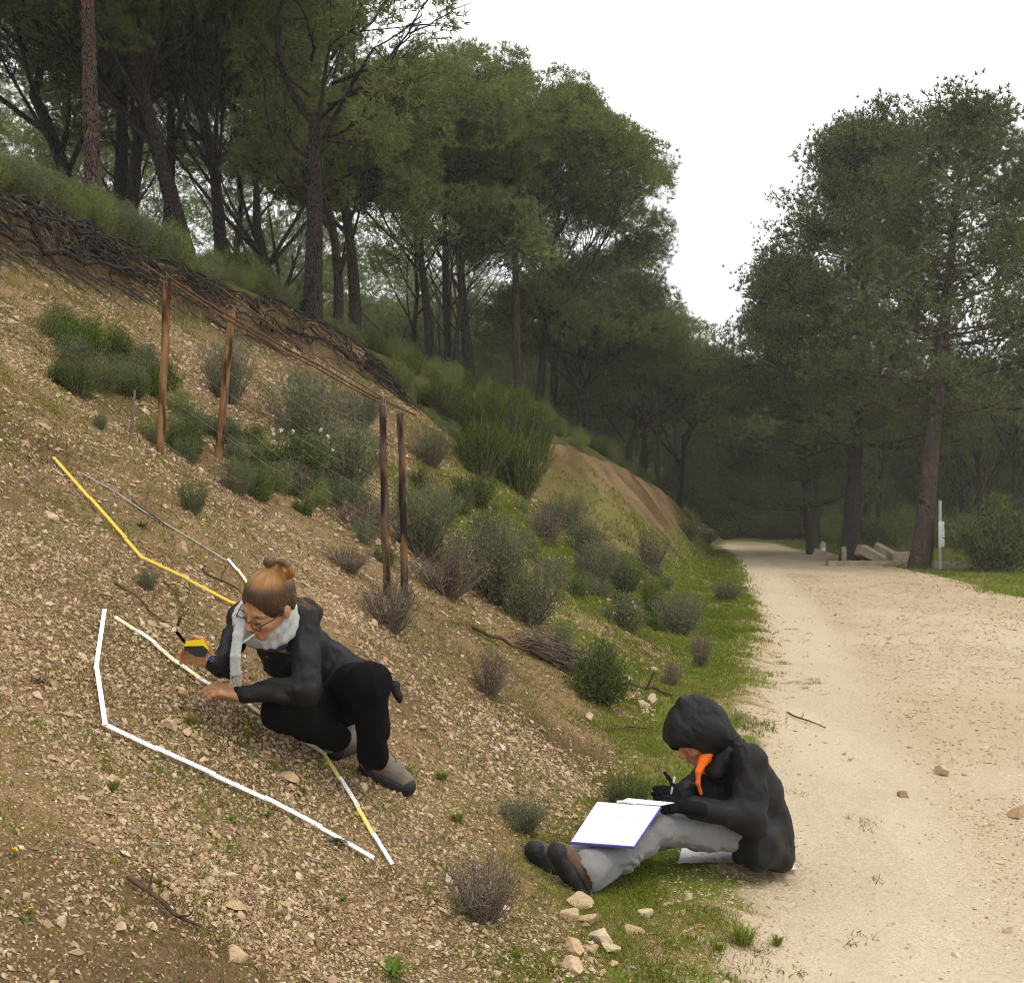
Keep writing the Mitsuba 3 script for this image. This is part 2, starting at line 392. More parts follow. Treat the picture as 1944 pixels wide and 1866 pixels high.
def umbrella(base, top, crown_r, crown_h, fork=0.55, tr=0.2, clusters=100, limbs=7, sway=0.5, cl_r=0.62, lean_x=1.0, low=-0.06):
    """A stone pine: bare trunk that forks into steep limbs under a domed crown. Returns trunk, limbs and crown meshes."""
    base, top = np.asarray(base, float), np.asarray(top, float)
    H = top[2] - base[2]
    cc = np.array([top[0], top[1], top[2] - crown_h])                   # centre of the dome's foot
    d = rng.normal(size=(clusters * 4, 3))
    d = unit(d)
    d = d[d[:, 2] > low][:clusters]
    rad = np.where(rng.random((len(d), 1)) < .72, rng.uniform(0.88, 1.0, (len(d), 1)), rng.uniform(0.55, .9, (len(d), 1)))
    pts = cc + d * rad * np.array([crown_r, crown_r, crown_h * 0.92])
    pts[:, 2] += rng.normal(size=len(d)) * 0.12
    fk = base + (cc - base) * np.array([0.75, 0.75, 0]) + np.array([0, 0, H * fork])
    mid = (base + fk) / 2 + np.array([rng.normal() * sway * 0.5, rng.normal() * sway * 0.5, 0])
    spine = bezier(base - [0, 0, 0.25], mid, fk, 12)
    tip = cc + np.array([rng.normal() * 0.4, rng.normal() * 0.4, crown_h * 0.45])
    upper = bezier(fk, (fk + tip) / 2 + rng.normal(size=3) * 0.3, tip, 8)[1:]
    path = np.vstack([spine, upper])
    r = np.concatenate([np.linspace(tr * 1.25, tr * 0.72, 12), np.linspace(tr * 0.6, tr * 0.16, 7)])
    r[:2] *= [1.35, 1.12]
    trunk = tube(path, r, 9)
    az = np.arctan2(pts[:, 1] - cc[1], pts[:, 0] - cc[0])
    off = rng.uniform(0, 2 * np.pi)
    grp = (((az - off) % (2 * np.pi)) / (2 * np.pi) * limbs).astype(int)
    out = []
    for g in range(limbs):
        P = pts[grp == g]
        if not len(P):
            continue
        goal = P.mean(0)
        goal = cc + (goal - cc) * 0.85 - np.array([0, 0, 0.3])
        s = rng.uniform(0.62, 1.0)
        k = s * 11
        start = spine[int(k)] if rng.random() < 0.7 else path[13]
        bend = (start + goal) / 2 + np.array([(goal[0] - start[0]) * 0.12, (goal[1] - start[1]) * 0.12, -0.06 * np.linalg.norm(goal - start)]) + rng.normal(size=3) * 0.2
        limb = bezier(start, bend, goal, 9)
        bits = [tube(limb, np.linspace(tr * 0.42, tr * 0.13, 9), 6)]
        for q in P:
            j = rng.integers(4, 9)
            a = limb[j]
            m = (a + q) / 2 + rng.normal(size=3) * 0.18 - [0, 0, 0.12]
            bits.append(tube(bezier(a, m, q, 5), np.linspace(tr * 0.10, 0.010, 5), 4, False))
            for _ in range(2):
                e = q + rng.normal(size=3) * cl_r * 0.5
                bits.append(tube(np.array([(a + 2 * q) / 3, q * 0.6 + e * 0.4 + [0, 0, -.05], e]), [0.012, 0.009, 0.006], 3, False))
        out.append(join(bits))
    pads = []
    for q in pts:
        k = cl_r * rng.uniform(0.75, 1.3)
        out_ = unit(q - cc + [0, 0, 2.0])
        pads.append(pose(q, rng.uniform(0, 6.28), k, (-0.5 * out_[1], 0.5 * out_[0])))
    return trunk, out, pads


def pad_mesh(seed, n=125, nb=9):
    """A pad of pine foliage one metre in radius: a little dome of needle bundles, flat below."""
    global rng
    keep, rng = rng, np.random.default_rng(seed)
    g = unit(rng.normal(size=(n, 3)) + [0, 0, 0.5]) * rng.uniform(0.35, 1.0, (n, 1)) ** 0.5
    g *= (0.8 + 0.5 * meshkit.noise(g * 1.7, seed))[:, None]
    g[:, 2] = np.where(g[:, 2] < 0, g[:, 2] * 0.35, g[:, 2] * 0.78)
    m = tufts(g, unit(g * [1, 1, 0.8] + [0, 0, 0.25]), nb, 0.26, 0.034)
    rng = keep
    return m


def brush_mesh(seed, n=30, nb=10):
    """A loose brush of long needles, for the tall pines."""
    global rng
    keep, rng = rng, np.random.default_rng(seed)
    g = np.clip(rng.normal(size=(n, 3)), -1.7, 1.7) * [0.50, 0.50, 0.40]
    m = tufts(g, unit(g * [1, 1, 0.4] + [0, 0, 0.6]), nb, 0.30, 0.050, 0.8)
    rng = keep
    return m


PADS = [pad_mesh(300 + i) for i in range(4)]
BRUSHES = [brush_mesh(320 + i) for i in range(4)]


def foliage(key, mats, leaf, kind):
    """The crown as copies of a few foliage pads."""
    for i, m in enumerate(mats):
        gid = f'{kind}_{leaf}_{i % 4}'
        if gid not in scene:
            scene[gid] = {'type': 'shapegroup', 'needles': mikit.ply((PADS if kind == 'pad' else BRUSHES)[i % 4], leaf)}
        scene[f'{key}__crown__{i + 1:03d}'] = {'type': 'instance', 'shapegroup': {'type': 'ref', 'id': gid}, 'to_world': T(m.tolist())}


def maritime(base, top, reach, first=0.38, tr=0.3, whorls=15, lean=0.0, cl_r=0.5, per=6, skew=(0, 0), dens=2):
    """A tall pine with whorls of near-level branches, foliage in brushes along their outer parts."""
    base, top = np.asarray(base, float), np.asarray(top, float)
    H = top[2] - base[2]
    mid = (base + top) / 2 + [0.15 * lean, 0, 0]
    path = bezier(base - [0, 0, 0.25], mid, top, 22)
    r = np.linspace(tr * 1.15, tr * 0.1, 22)
    r[:2] *= [1.3, 1.1]
    trunk = tube(path, r, 10)
    limbs, C = [], []
    for w in range(whorls):
        f = first + (0.97 - first) * (w / (whorls - 1)) ** 0.9
        prof = (1 - min(1, (f - first) / (1 - first)) ** 1.15) ** 0.9
        for b in range(per):
            a = 2 * np.pi * (b + rng.uniform(-0.3, 0.3)) / per + w * 1.1
            h = f + rng.uniform(-0.02, 0.02)
            k = h * 21
            s = path[int(k)] + (path[min(21, int(k) + 1)] - path[int(k)]) * (k - int(k))
            L = reach * (0.22 + 0.80 * prof) * rng.uniform(0.65, 1.1)
            dirn = np.array([math.cos(a) + skew[0], math.sin(a) + skew[1], 0])
            up = 0.1 + 0.5 * (f - first) / (1 - first) + rng.uniform(-0.08, 0.12)
            e = s + dirn * L + [0, 0, L * up]
            limb = bezier(s, (s + e) / 2 + [0, 0, -0.12 * L] + rng.normal(size=3) * 0.1, e, 8)
            bits = [tube(limb, np.linspace(max(0.03, tr * 0.24 * (1 - 0.6 * f)), 0.012, 8), 5)]
            for j in ((3, 4, 5, 6, 7, 7) if dens > 1 else (4, 5, 6, 7)):
                for _ in range(dens):
                    q = limb[j] + np.array([rng.normal() * 0.16 * L, rng.normal() * 0.16 * L, 0.15 + rng.uniform(-0.1, 0.35)])
                    bits.append(tube(np.array([limb[j - 1], (limb[j - 1] + q) / 2 + [0, 0, -.05], q]), [0.018, 0.013, 0.008], 3, False))
                    C.append(q)
            limbs.append(join(bits))
    C.append(top)
    return trunk, limbs, [pose(q, rng.uniform(0, 6.28), cl_r * rng.uniform(0.8, 1.25)) for q in C]


def plant_tree(name, meshes, bk, leaf, label, group=None, merge=False, kind='pad'):
    trunk, limbs, crown = meshes
    key = fresh(name)
    if merge:
        trunk, limbs = join([trunk] + limbs), []
    put(key + '__trunk', trunk, bk, True)
    for m in limbs:
        put(key + '__limb', m, bk, True)
    foliage(key, crown, leaf, kind)
    tag(key, label, 'pine tree', group)
    return key


def dead_limb(a, b, r, levels):
    """A bare crooked branch with ever finer twigs."""
    L = np.linalg.norm(b - a)
    c = bezier(a, (a + b) / 2 + rng.normal(size=3) * L * 0.12, b, 8) + rng.normal(size=(8, 3)) * L * 0.012
    out = [tube(c, np.linspace(r, r * 0.3, 8), 5, False)]
    if levels:
        for j in range(2, 8):
            d = unit(c[j] - c[j - 1]) + rng.normal(size=3) * 0.55
            out.append(dead_limb(c[j], c[j] + unit(d) * L * rng.uniform(0.18, 0.42), r * 0.45, levels - 1))
    return join(out)


# name, base px x, depth, base row (None = on the land), top px, crown radius, crown height, fork, trunk radius, bark, needles, label
near = [
    (178, 16.0, (150, -420), 3.6, 2.4, .80, .105, 'bark_red', 'needles', 'straight pine with reddish flaking bark rising above the scrub at far left', dict(sway=.15, limbs=5)),
    (590, 17.5, (600, -200), 2.0, 3.6, .46, .13, 'bark_grey', 'needles', 'tall dark pine on the bank crest whose trunk forks in two below the bare twigs', dict(sway=.2, limbs=6, clusters=15)),
    (400, 20.0, (200, -330), 4.2, 2.6, .55, .145, 'bark_grey', 'needles', 'thick pine leaning left with red-brown bark at its foot, left of the forked pine', dict(sway=.3)),
    (425, 22.5, (400, -150), 2.8, 2.4, .45, .14, 'bark_grey', 'needles', 'grey pine growing right up against the thick leaning pine', dict(sway=.4)),
    (140, 23.0, (40, -190), 4.2, 2.8, .52, .15, 'bark_grey', 'needles', 'dark pine leaning left behind the straight reddish pine', dict(sway=.5)),
    (232, 25.0, (240, -150), 3.8, 2.6, .6, .15, 'bark_grey', 'needles', 'dark pine first to the right of the straight reddish pine', dict()),
    (258, 24.0, (300, -170), 3.6, 2.6, .62, .14, 'bark_grey', 'needles', 'dark pine second to the right of the straight reddish pine', dict()),
    (304, 27.0, (330, -60), 3.6, 2.4, .6, .12, 'bark_grey', 'needles', 'thin dark pine standing left of the thick leaning pine', dict()),
    (545, 25.0, (470, 20), 4.4, 2.6, .34, .13, 'bark_grey', 'needles', 'low-forking pine with spreading bare limbs behind the forked crest pine', dict(limbs=9, clusters=80)),
    (622, 21.0, (628, 200), 1.5, 1.6, .6, .1, 'bark_grey', 'needles', 'slender pine just right of the forked crest pine', dict(clusters=20)),
    (672, 27.0, (640, 165), 2.1, 2.4, .6, .14, 'bark_grey', 'needles', 'curved pine at the bank crest, second right of the forked crest pine', dict(sway=.8)),
    (818, 33.0, (770, 165), 4.0, 2.6, .56, .12, 'bark_grey', 'needles_bright', 'pine with a low side limb left of the widest umbrella crown', dict(sway=.5)),
    (895, 35.0, (860, 130), 5.2, 3.0, .48, .15, 'bark_grey', 'needles_bright', 'pine with the widest umbrella crown against the sky', dict(limbs=10, clusters=150)),
    (858, 37.0, (840, 190), 3.6, 2.8, .55, .11, 'bark_grey', 'needles', 'thin dark pine close behind the widest umbrella pine', dict()),
    (985, 35.0, (975, 175), 4.3, 2.8, .58, .125, 'bark_red', 'needles_bright', 'reddish-footed pine right of the widest umbrella pine', dict(limbs=8, clusters=105)),
    (1015, 37.0, (1050, 225), 4.1, 3.2, .5, .12, 'bark_grey', 'needles_bright', 'slanting pine whose crown reaches furthest right over the slope', dict(limbs=8, clusters=95)),
    (1045, 40.0, (1060, 330), 4.0, 3.0, .55, .13, 'bark_grey', 'needles', 'slim pine behind the slanting pine', dict()),
    (1118, 38.0, (1100, 500), 3.6, 3.0, .4, .12, 'bark_grey', 'needles', 'crooked low pine with a knee in its trunk beside the broom', dict(sway=1.2)),
    (1205, 41.0, (1230, 625), 3.4, 3.0, .4, .11, 'bark_grey', 'needles', 'low round pine above the second earth bank', dict()),
    (1285, 46.0, (1300, 660), 3.0, 2.6, .45, .11, 'bark_grey', 'needles', 'low pine leaning right above the end of the earth bank', dict(sway=.6)),
]
for x, y, top, cr, ch, fork, tr, bk, leaf, label, kw in near:
    X = at(x, 700, y)[0]
    b = on_ground(X, y)
    t = at(top[0], top[1], y)
    meshes = umbrella(b, t, cr, ch, fork, tr, **kw)
    if 'bare twigs' in label:                                           # dead limbs reaching out to the right above the fork
        for (a, e) in (((622, 200), (800, 20)), ((628, 160), (740, 120)), ((625, 110), (760, -30)), ((600, 230), (720, 175)), ((590, 120), (560, -20)), ((615, 260), (690, 215)), ((585, 180), (500, 90))):
            meshes[1].append(dead_limb(at(a[0], a[1], y), at(e[0], e[1], y - .8), .035, 3))
    plant_tree('pine_tree', meshes, bk, leaf, label)

# the tall pines right of the track
def stand(px, y, top, reach, **kw):
    X = at(px, 1050, y)[0]
    return maritime(on_ground(X, y), at(top[0], top[1], y), reach, **kw)


plant_tree('tall_pine', stand(1745, 32.5, (1832, 225), 3.5, first=.36, tr=.27, whorls=13, per=6, dens=1, cl_r=.64), 'bark_red', 'needles_grey', 'tall thick-trunked pine at the edge of the track, beside the sign', kind='brush')
plant_tree('tall_pine', stand(1612, 38.0, (1655, 268), 4.2, first=.30, tr=.26, whorls=15, skew=(-.12, 0), cl_r=.52), 'bark_grey', 'needles_grey', 'dense tall pine left of the thick-trunked one, behind the stone slabs', kind='brush')
plant_tree('tall_pine', stand(1545, 43.0, (1490, 530), 3.5, first=.20, tr=.2, whorls=11, skew=(-.15, 0), cl_r=.52), 'bark_grey', 'needles_grey', 'shorter dense pine left of the dense tall pine, hanging over the track', kind='brush')
plant_tree('tall_pine', stand(1975, 34.0, (1970, 300), 2.6, first=.42, tr=.25, whorls=10, per=5, dens=1, cl_r=.55), 'bark_grey', 'needles_grey', 'tall pine cut by the right edge of the photograph', kind='brush')

# trees further back: copies of a few grown pines
protos = []
for i in range(5):
    r_ = [4.2, 3.6, 4.6, 3.4, 4.0][i]
    tr_, li, cr_ = umbrella([0, 0, 0], [0.4, 0, 9.0 + (i % 3)], r_, 2.8 + 0.3 * (i % 2), 0.45 + 0.05 * (i % 3), 0.13, clusters=58, cl_r=0.85, low=-0.3)
    light = pad_mesh(340 + i, 60, 8)
    cr_ = join([(light[0] @ m[:3, :3].T + m[:3, 3], light[1]) for m in cr_])
    protos.append((mikit.ply(join([tr_] + li), 'bark_grey', smooth=True), [mikit.ply(cr_, m) for m in ('needles', 'needles_bright')]))


def back_tree(x, y, s, rz, k, leaf, label, group):
    key = fresh('background_pine')
    m = T(pose(on_ground(x, y), rz, s).tolist())
    scene[key + '__trunk'] = {**protos[k][0], 'to_world': m}
    scene[key + '__crown'] = {**protos[k][1][leaf], 'to_world': m}
    tag(key, label, 'pine tree', group)


# the skyline of the wood: no tree of the back rows stands higher than this row of the photograph
skyline = lambda px: np.interp(px, [-400, 300, 620, 700, 900, 1050, 1200, 1290, 1345, 1420, 1500, 1600, 1750, 1850, 2100], [60, 60, 150, 330, 340, 400, 520, 600, 660, 650, 640, 640, 640, 660, 660])


def fit(x, y, s, k):
    """The size at which a back tree stays below the skyline of the wood."""
    px = CX + FOC * x / y
    h = EYE + ray(px, float(skyline(px)))[2] * y - float(ground(x, y))
    return min(s, h / [9.8, 10.8, 11.8, 9.8, 10.8][k])


spots = []
r2 = np.random.default_rng(11)
for _ in range(4000):
    y = r2.uniform(31, 85)
    x = r2.uniform(-0.5 * y - 4, crest_x(y) - 1.0)
    if all((x - a) ** 2 + (y - b) ** 2 > 5.8 ** 2 for a, b in spots):
        spots.append((x, y))
for i, (x, y) in enumerate(spots):
    k = int(r2.integers(5))
    s = fit(x, y, r2.uniform(0.8, 1.1), k)
    if s > .35:
        back_tree(x, y, s, r2.uniform(0, 6.28), k, int(r2.random() < .75), 'umbrella pine in the wood on the hillside behind the bank', 'pines of the wood on the hillside')
spots2 = []
for _ in range(3000):
    y = r2.uniform(44, 95)
    x = r2.uniform(float(right_x(y)) + 1.5, 0.5 * y + 6)
    if all((x - a) ** 2 + (y - b) ** 2 > 4.0 ** 2 for a, b in spots2):
        spots2.append((x, y))
for i, (x, y) in enumerate(spots2):
    k = int(r2.integers(5))
    s = fit(x, y, r2.uniform(0.75, 1.0), k)
    if s > .35:
        back_tree(x, y, s, r2.uniform(0, 6.28), k, 0, 'dark pine in the wood on the flat ground beyond the stone slabs', 'pines of the wood right of the track')
# the far wood that closes the view: crown against crown, no one could count it
n = 0
for _ in range(2600):
    y = 63 + 110 * r2.random() ** 1.7
    x = r2.uniform(left_x(y) - 32, 0.5 * y + 12)
    if abs(x - (left_x(y) + right_x(y)) / 2) < 1.5 and y < 66:
        continue
    k = int(r2.integers(5))
    s = fit(x, y, r2.uniform(0.7, 1.0), k)
    if s < .3 or n >= 330:
        continue
    n += 1
    m = pose(on_ground(x, y) - [0, 0, 4.4 * s], r2.uniform(0, 6.28), s)
    m[:3, 2] *= 1.25
    scene[f'far_wood__{n:03d}'] = {'type': 'instance', 'shapegroup': {'type': 'ref', 'id': f'far_wood_crown_{k}'}, 'to_world': T(m.tolist())}
for k in range(5):
    scene[f'far_wood_crown_{k}'] = {'type': 'shapegroup', 'crown': protos[k][1][0]}
tag('far_wood', 'far dark pine wood closing the view at the end of the track', 'wood', None, 'stuff')
# ---------------------------------------------------------------- loose stones, grass and scrub
def stones(P, size, seed, faces20=False, flat=0.62):
    """Angular stones at the points P, one mesh; uv holds two random numbers per stone."""
    g = np.random.default_rng(seed)
    s = trimesh.creation.icosahedron() if faces20 else trimesh.Trimesh([[1, 0, 0], [-1, 0, 0], [0, 1, 0], [0, -1, 0], [0, 0, 1], [0, 0, -1]], [[0, 2, 4], [2, 1, 4], [1, 3, 4], [3, 0, 4], [2, 0, 5], [1, 2, 5], [3, 1, 5], [0, 3, 5]], process=False)
    V, F = np.array(s.vertices), np.array(s.faces)
    n, k = len(P), len(V)
    v = V[None] * g.uniform(0.6, 1.25, (n, k, 1)) * np.stack([g.uniform(0.7, 1.5, n), g.uniform(0.6, 1.05, n), g.uniform(flat * 0.6, flat * 1.4, n)], 1)[:, None]
    N = normal_at(P[:, 0], P[:, 1])
    N = unit(N + g.normal(size=N.shape) * 0.28)
    a = unit(np.cross(N, g.normal(size=N.shape)))
    b = np.cross(N, a)
    R = np.stack([a, b, N], 2)
    v = np.einsum('nij,nkj->nki', R, v * np.asarray(size)[:, None, None]) + P[:, None] + N[:, None] * (np.asarray(size) * flat * 0.45)[:, None, None]
    f = F[None] + (np.arange(n) * k)[:, None, None]
    uv = np.repeat(np.stack([np.clip(g.beta(1.6, 1.7, n), 0, 1), g.random(n)], 1), k, 0)
    return (v.reshape(-1, 3), f.reshape(-1, 3)), uv


def scatter(n, y0, y1, lo, hi, density, g):
    """n tries at random spots between two side lines, kept where density(x, y) beats a random number."""
    y = g.uniform(y0, y1, n)
    a, b = lo(y), hi(y)
    wmax = np.max(b - a)
    x = a + g.uniform(0, 1, n) * wmax
    k = (x < b) & (g.random(n) < density(x, y))
    x, y = x[k], y[k]
    return np.stack([x, y, ground(x, y)], 1)


def view_left(y):
    return np.maximum(crest_x(y), -0.5 * y - 0.4)


def stony(x, y):
    """Where the bank is stony: stripes down the slope; less where turf creeps up."""
    p = np.clip(0.48 + 2.6 * (fb(x, y, 1.1, 3, 21)) + 1.3 * fb(x, y, 4.0, 2, 22), 0.06, 1)
    gr = smooth01(9, 16, y) * smooth01(-3.4, -0.6, x - toe_x(y) + 2.0 * fb(x, y, 0.8, 3, 24))
    return p * (1 - 0.85 * gr)


g = np.random.default_rng(3)
bits, uvs = [], []
for (n, y0, y1, med, f20) in ((76000, 1.7, 3.4, .0044, False), (84000, 3.0, 5.2, .0054, False), (80000, 5.2, 8.0, .0075, False), (52000, 8.0, 13.0, .0105, False), (30000, 13.0, 21.0, .016, False)):
    P = scatter(n, y0, y1, view_left, lambda y: toe_x(y) + 0.15, stony, g)
    m, uv = stones(P, med * g.lognormal(0, 0.45, len(P)), 5, f20)
    bits.append(m)
    uvs.append(uv)
key = put('gravel', join(bits), 'stone', False, uv=np.vstack(uvs))
tag(key, 'loose angular tan gravel covering the cut slope of the bank', 'gravel', None, 'stuff')


def track_stones(x, y):
    """Stones lie loose on the track except along the smoother wheel line."""
    o = x - left_x(y)
    smooth = smooth01(0.25, 0.5, o) * smooth01(1.5, 1.05, o)
    return np.clip(0.55 + 1.6 * fb(x, y, 1.3, 3, 31), 0.05, 1) * (1 - 0.93 * smooth)


bits, uvs = [], []
for (n, y0, y1, med) in ((30000, 3.2, 7.0, .0050), (28000, 7.0, 14.0, .0085), (20000, 14.0, 30.0, .015)):
    P = scatter(n, y0, y1, lambda y: left_x(y) - 0.25, lambda y: np.minimum(right_x(y), 0.5 * y + 0.3), track_stones, g)
    m, uv = stones(P, med * g.lognormal(0, 0.4, len(P)), 6, False, 0.45)
    uv[:, 0] = 0.38 + 0.62 * uv[:, 0]
    bits.append(m)
    uvs.append(uv)
key = put('track_gravel', join(bits), 'stone', False, uv=np.vstack(uvs))
tag(key, 'pale grit and small stones lying loose on the track', 'gravel', None, 'stuff')


def grass_at(P, h, w, g, lean=0.5):
    n = len(P)
    d = unit(np.stack([g.normal(size=n) * lean, g.normal(size=n) * lean, np.ones(n)], 1))
    L = (h * g.uniform(0.5, 1.25, n))[:, None]
    bend = np.stack([g.normal(size=n), g.normal(size=n), -0.35 * np.ones(n)], 1) * 0.3
    side = unit(np.cross(d, g.normal(size=(n, 3))))
    return blades(P - [0, 0, 0.004], P + d * L + bend * L, w * g.uniform(0.6, 1.3, n), side, P + d * L * 0.55)


def verge_density(x, y):
    q = 0.5 + 1.8 * fb(x, y, 1.3, 3, 41) + 1.2 * fb(x, y, 6, 2, 42)
    e = smooth01(0.22, -0.12, x - left_x(y) + 0.8 * fb(x, y, 1.5, 3, 43))
    up = 0.25 + 4.8 * smooth01(7.0, 13, y) * smooth01(31, 23, y) + 0.9 * smooth01(22, 30, y)
    f = smooth01(-up, -0.2 * up + 0.1, x - toe_x(y) + 0.9 * fb(x, y, 1.2, 3, 44))
    mat = (x > .66) & (x < 1.36) & (y > 4.62) & (y < 5.5)               # pressed flat under the seated person's sheet
    return np.where(mat, 0, np.clip(q, 0.04, 1) * e * f)


gb = []
for (n, y0, y1, h, w) in ((70000, 3.4, 6.5, .035, .0032), (110000, 6.5, 12, .055, .0055), (190000, 12, 24, .08, .0095), (70000, 24, 46, .12, .022)):
    P = scatter(n, y0, y1, lambda y: toe_x(y) - 0.4 - 5.0 * smooth01(7.0, 13, y), lambda y: left_x(y) + 0.35, verge_density, g)
    gb.append(grass_at(P, h, w, g))
key = put('grass', join(gb), 'grass_leaf')
tag(key, 'short bright green grass along the foot of the bank', 'grass', None, 'stuff')


def tuft_spots(n, y0, y1, lo, hi, per, spread, dens, g):
    c = scatter(n, y0, y1, lo, hi, dens, g)
    c = np.repeat(c, per, 0)
    c[:, :2] += g.normal(size=(len(c), 2)) * spread
    c[:, 2] = ground(c[:, 0], c[:, 1])
    return c


weedy = lambda x, y: np.clip(0.5 + 3.4 * fb(x, y, 1.0, 3, 51), 0.02, 1)
gb, db = [], []
for (n, y0, y1, per, sp, h, w) in ((2000, 2.0, 5, 14, .025, .028, .0035), (2400, 5, 9, 14, .04, .04, .005), (2000, 9, 20, 14, .07, .07, .009)):
    P = tuft_spots(n, y0, y1, view_left, lambda y: toe_x(y), per, sp, weedy, g)
    gb.append(grass_at(P, h, w, g, 0.8))
    P = tuft_spots(int(n * 1.6), y0, y1, view_left, lambda y: toe_x(y) + 0.2, per, sp * 1.4, lambda x, y: np.clip(0.55 + 2.4 * fb(x, y, 1.4, 3, 52), 0.05, 1), g)
    db.append(grass_at(P, h * 0.9, w * 0.9, g, 1.6))
P = tuft_spots(420, 3.6, 16, lambda y: left_x(y) - 0.1, lambda y: left_x(y) + 0.8, 16, .03, lambda x, y: np.clip(0.2 + 3 * fb(x, y, 1.5, 3, 55), 0, 1), g)
gb.append(grass_at(P, .035, .004, g, 0.8))
P = tuft_spots(2600, 20, 60, lambda y: right_x(y) - 0.2, lambda y: np.minimum(right_x(y) + 9, 0.5 * y + 1), 14, .22, lambda x, y: 1 + 0 * x, g)
gb.append(grass_at(P, .13, .02, g, 0.7))
key = put('sparse_grass', join(gb), 'grass_leaf')
tag(key, 'scattered small green grass tufts on the stony slope and track edge', 'grass', None, 'stuff')
key = put('dry_grass', join(db), 'dry_leaf')
tag(key, 'dry brown grass and litter scattered over the stony slope', 'dry grass', None, 'stuff')


# ---- scrub plants
def shrub_mesh(kind, seed):
    """Stems and leaves of a bush about one metre wide and one high."""
    global rng
    keep, rng = rng, np.random.default_rng(seed)
    st, lf = [], []
    n = dict(heath=60, broom=95, round=46, dry=60, scrub=46)[kind]
    for _ in range(n):
        a = rng.uniform(0, 2 * np.pi)
        r = math.sqrt(rng.random())
        top = dict(heath=(0.46, 0.95, 0.30), broom=(0.42, 1.05, 0.25), round=(0.46, 0.85, 0.5), dry=(0.52, 0.9, 0.35), scrub=(0.48, 0.9, 0.4))[kind]
        e = np.array([math.cos(a) * r * top[0], math.sin(a) * r * top[0], (top[1] - top[2] * r ** 2) * rng.uniform(0.7, 1.05)])
        b = np.array([math.cos(a) * r * 0.09, math.sin(a) * r * 0.09, -0.03])
        m = np.array([e[0] * 0.55, e[1] * 0.55, e[2] * (0.35 if kind != 'broom' else 0.45)])
        c = bezier(b, m, e, 7)
        st.append(tube(c, np.linspace(0.012, 0.003, 7), 3, False))
        if kind == 'dry':
            for _ in range(5):
                j = rng.integers(2, 6)
                q = c[j] + rng.normal(size=3) * 0.13 + [0, 0, 0.1]
                st.append(tube(np.array([c[j], (c[j] + q) / 2 + rng.normal(size=3) * .02, q]), [0.005, 0.004, 0.002], 3, False))
        k = dict(heath=90, broom=46, round=90, dry=12, scrub=90)[kind]
        t = rng.uniform(0.3 if kind != 'broom' else 0.15, 1.03, k)
        p = np.stack([np.interp(t * 6, np.arange(7), c[:, i]) for i in range(3)], 1)
        d = unit(c[-1] - c[3])
        if kind == 'broom':
            dd = unit(d + rng.normal(size=(k, 3)) * 0.22 + [0, 0, 0.4])
            lf.append(blades(p + rng.normal(size=(k, 3)) * 0.02, p + dd * rng.uniform(0.07, 0.18, (k, 1)), 0.008))
        else:
            sp = dict(heath=0.055, round=0.08, dry=0.05, scrub=0.075)[kind]
            L = dict(heath=0.040, round=0.05, dry=0.035, scrub=0.045)[kind]
            W = dict(heath=0.012, round=0.022, dry=0.010, scrub=0.014)[kind]
            p = p + rng.normal(size=(k, 3)) * sp * (1 - 0.4 * t[:, None])
            dd = unit(d + rng.normal(size=(k, 3)) * 0.8 + [0, 0, 0.35])
            lf.append(blades(p, p + dd * L * rng.uniform(0.7, 1.5, (k, 1)), W))
    rng = keep
    return join(st), join(lf)


KINDS = {}
LEAF = dict(heath='heath_leaf', broom='broom_leaf', round='cistus_leaf', dry='dead_twig', scrub='scrub_leaf')
for i, kind in enumerate(('heath', 'broom', 'round', 'dry', 'scrub')):
    for v in range(3):
        KINDS[kind, v] = shrub_mesh(kind, 100 + 10 * i + v)
PLY = {}


def shrub_ply(kind, v, part, leaf=None):
    k = (kind, v, part, leaf)
    if k not in PLY:
        PLY[k] = mikit.ply(KINDS[kind, v][part], leaf or ('dead_twig' if part == 0 else LEAF[kind]))
    return PLY[k]


def shrub(kind, px, py, wpx, hpx, label, leaf=None, name='shrub', cat='bush', lean=0.0, group=None):
    """A bush standing where the photograph's pixel meets the land, of that apparent size."""
    P = hit(px, py)
    s = P[1] / FOC
    m = np.eye(4)
    a = rng.uniform(0, 6.28)
    m[:3, :3] = Rotation.from_euler('zy', [a, lean]).as_matrix() @ np.diag([wpx * s * 1.12, wpx * s * 1.12, hpx * s * 1.15])
    m[:3, 3] = P - [0, 0, 0.02]
    key = fresh(name)
    v = int(rng.integers(3))
    M = T(m.tolist())
    scene[key + '__stems'] = {**shrub_ply(kind, v, 0), 'to_world': M}
    scene[key + '__foliage'] = {**shrub_ply(kind, v, 1, leaf), 'to_world': M}
    tag(key, label, cat, group)
    return key, P, m


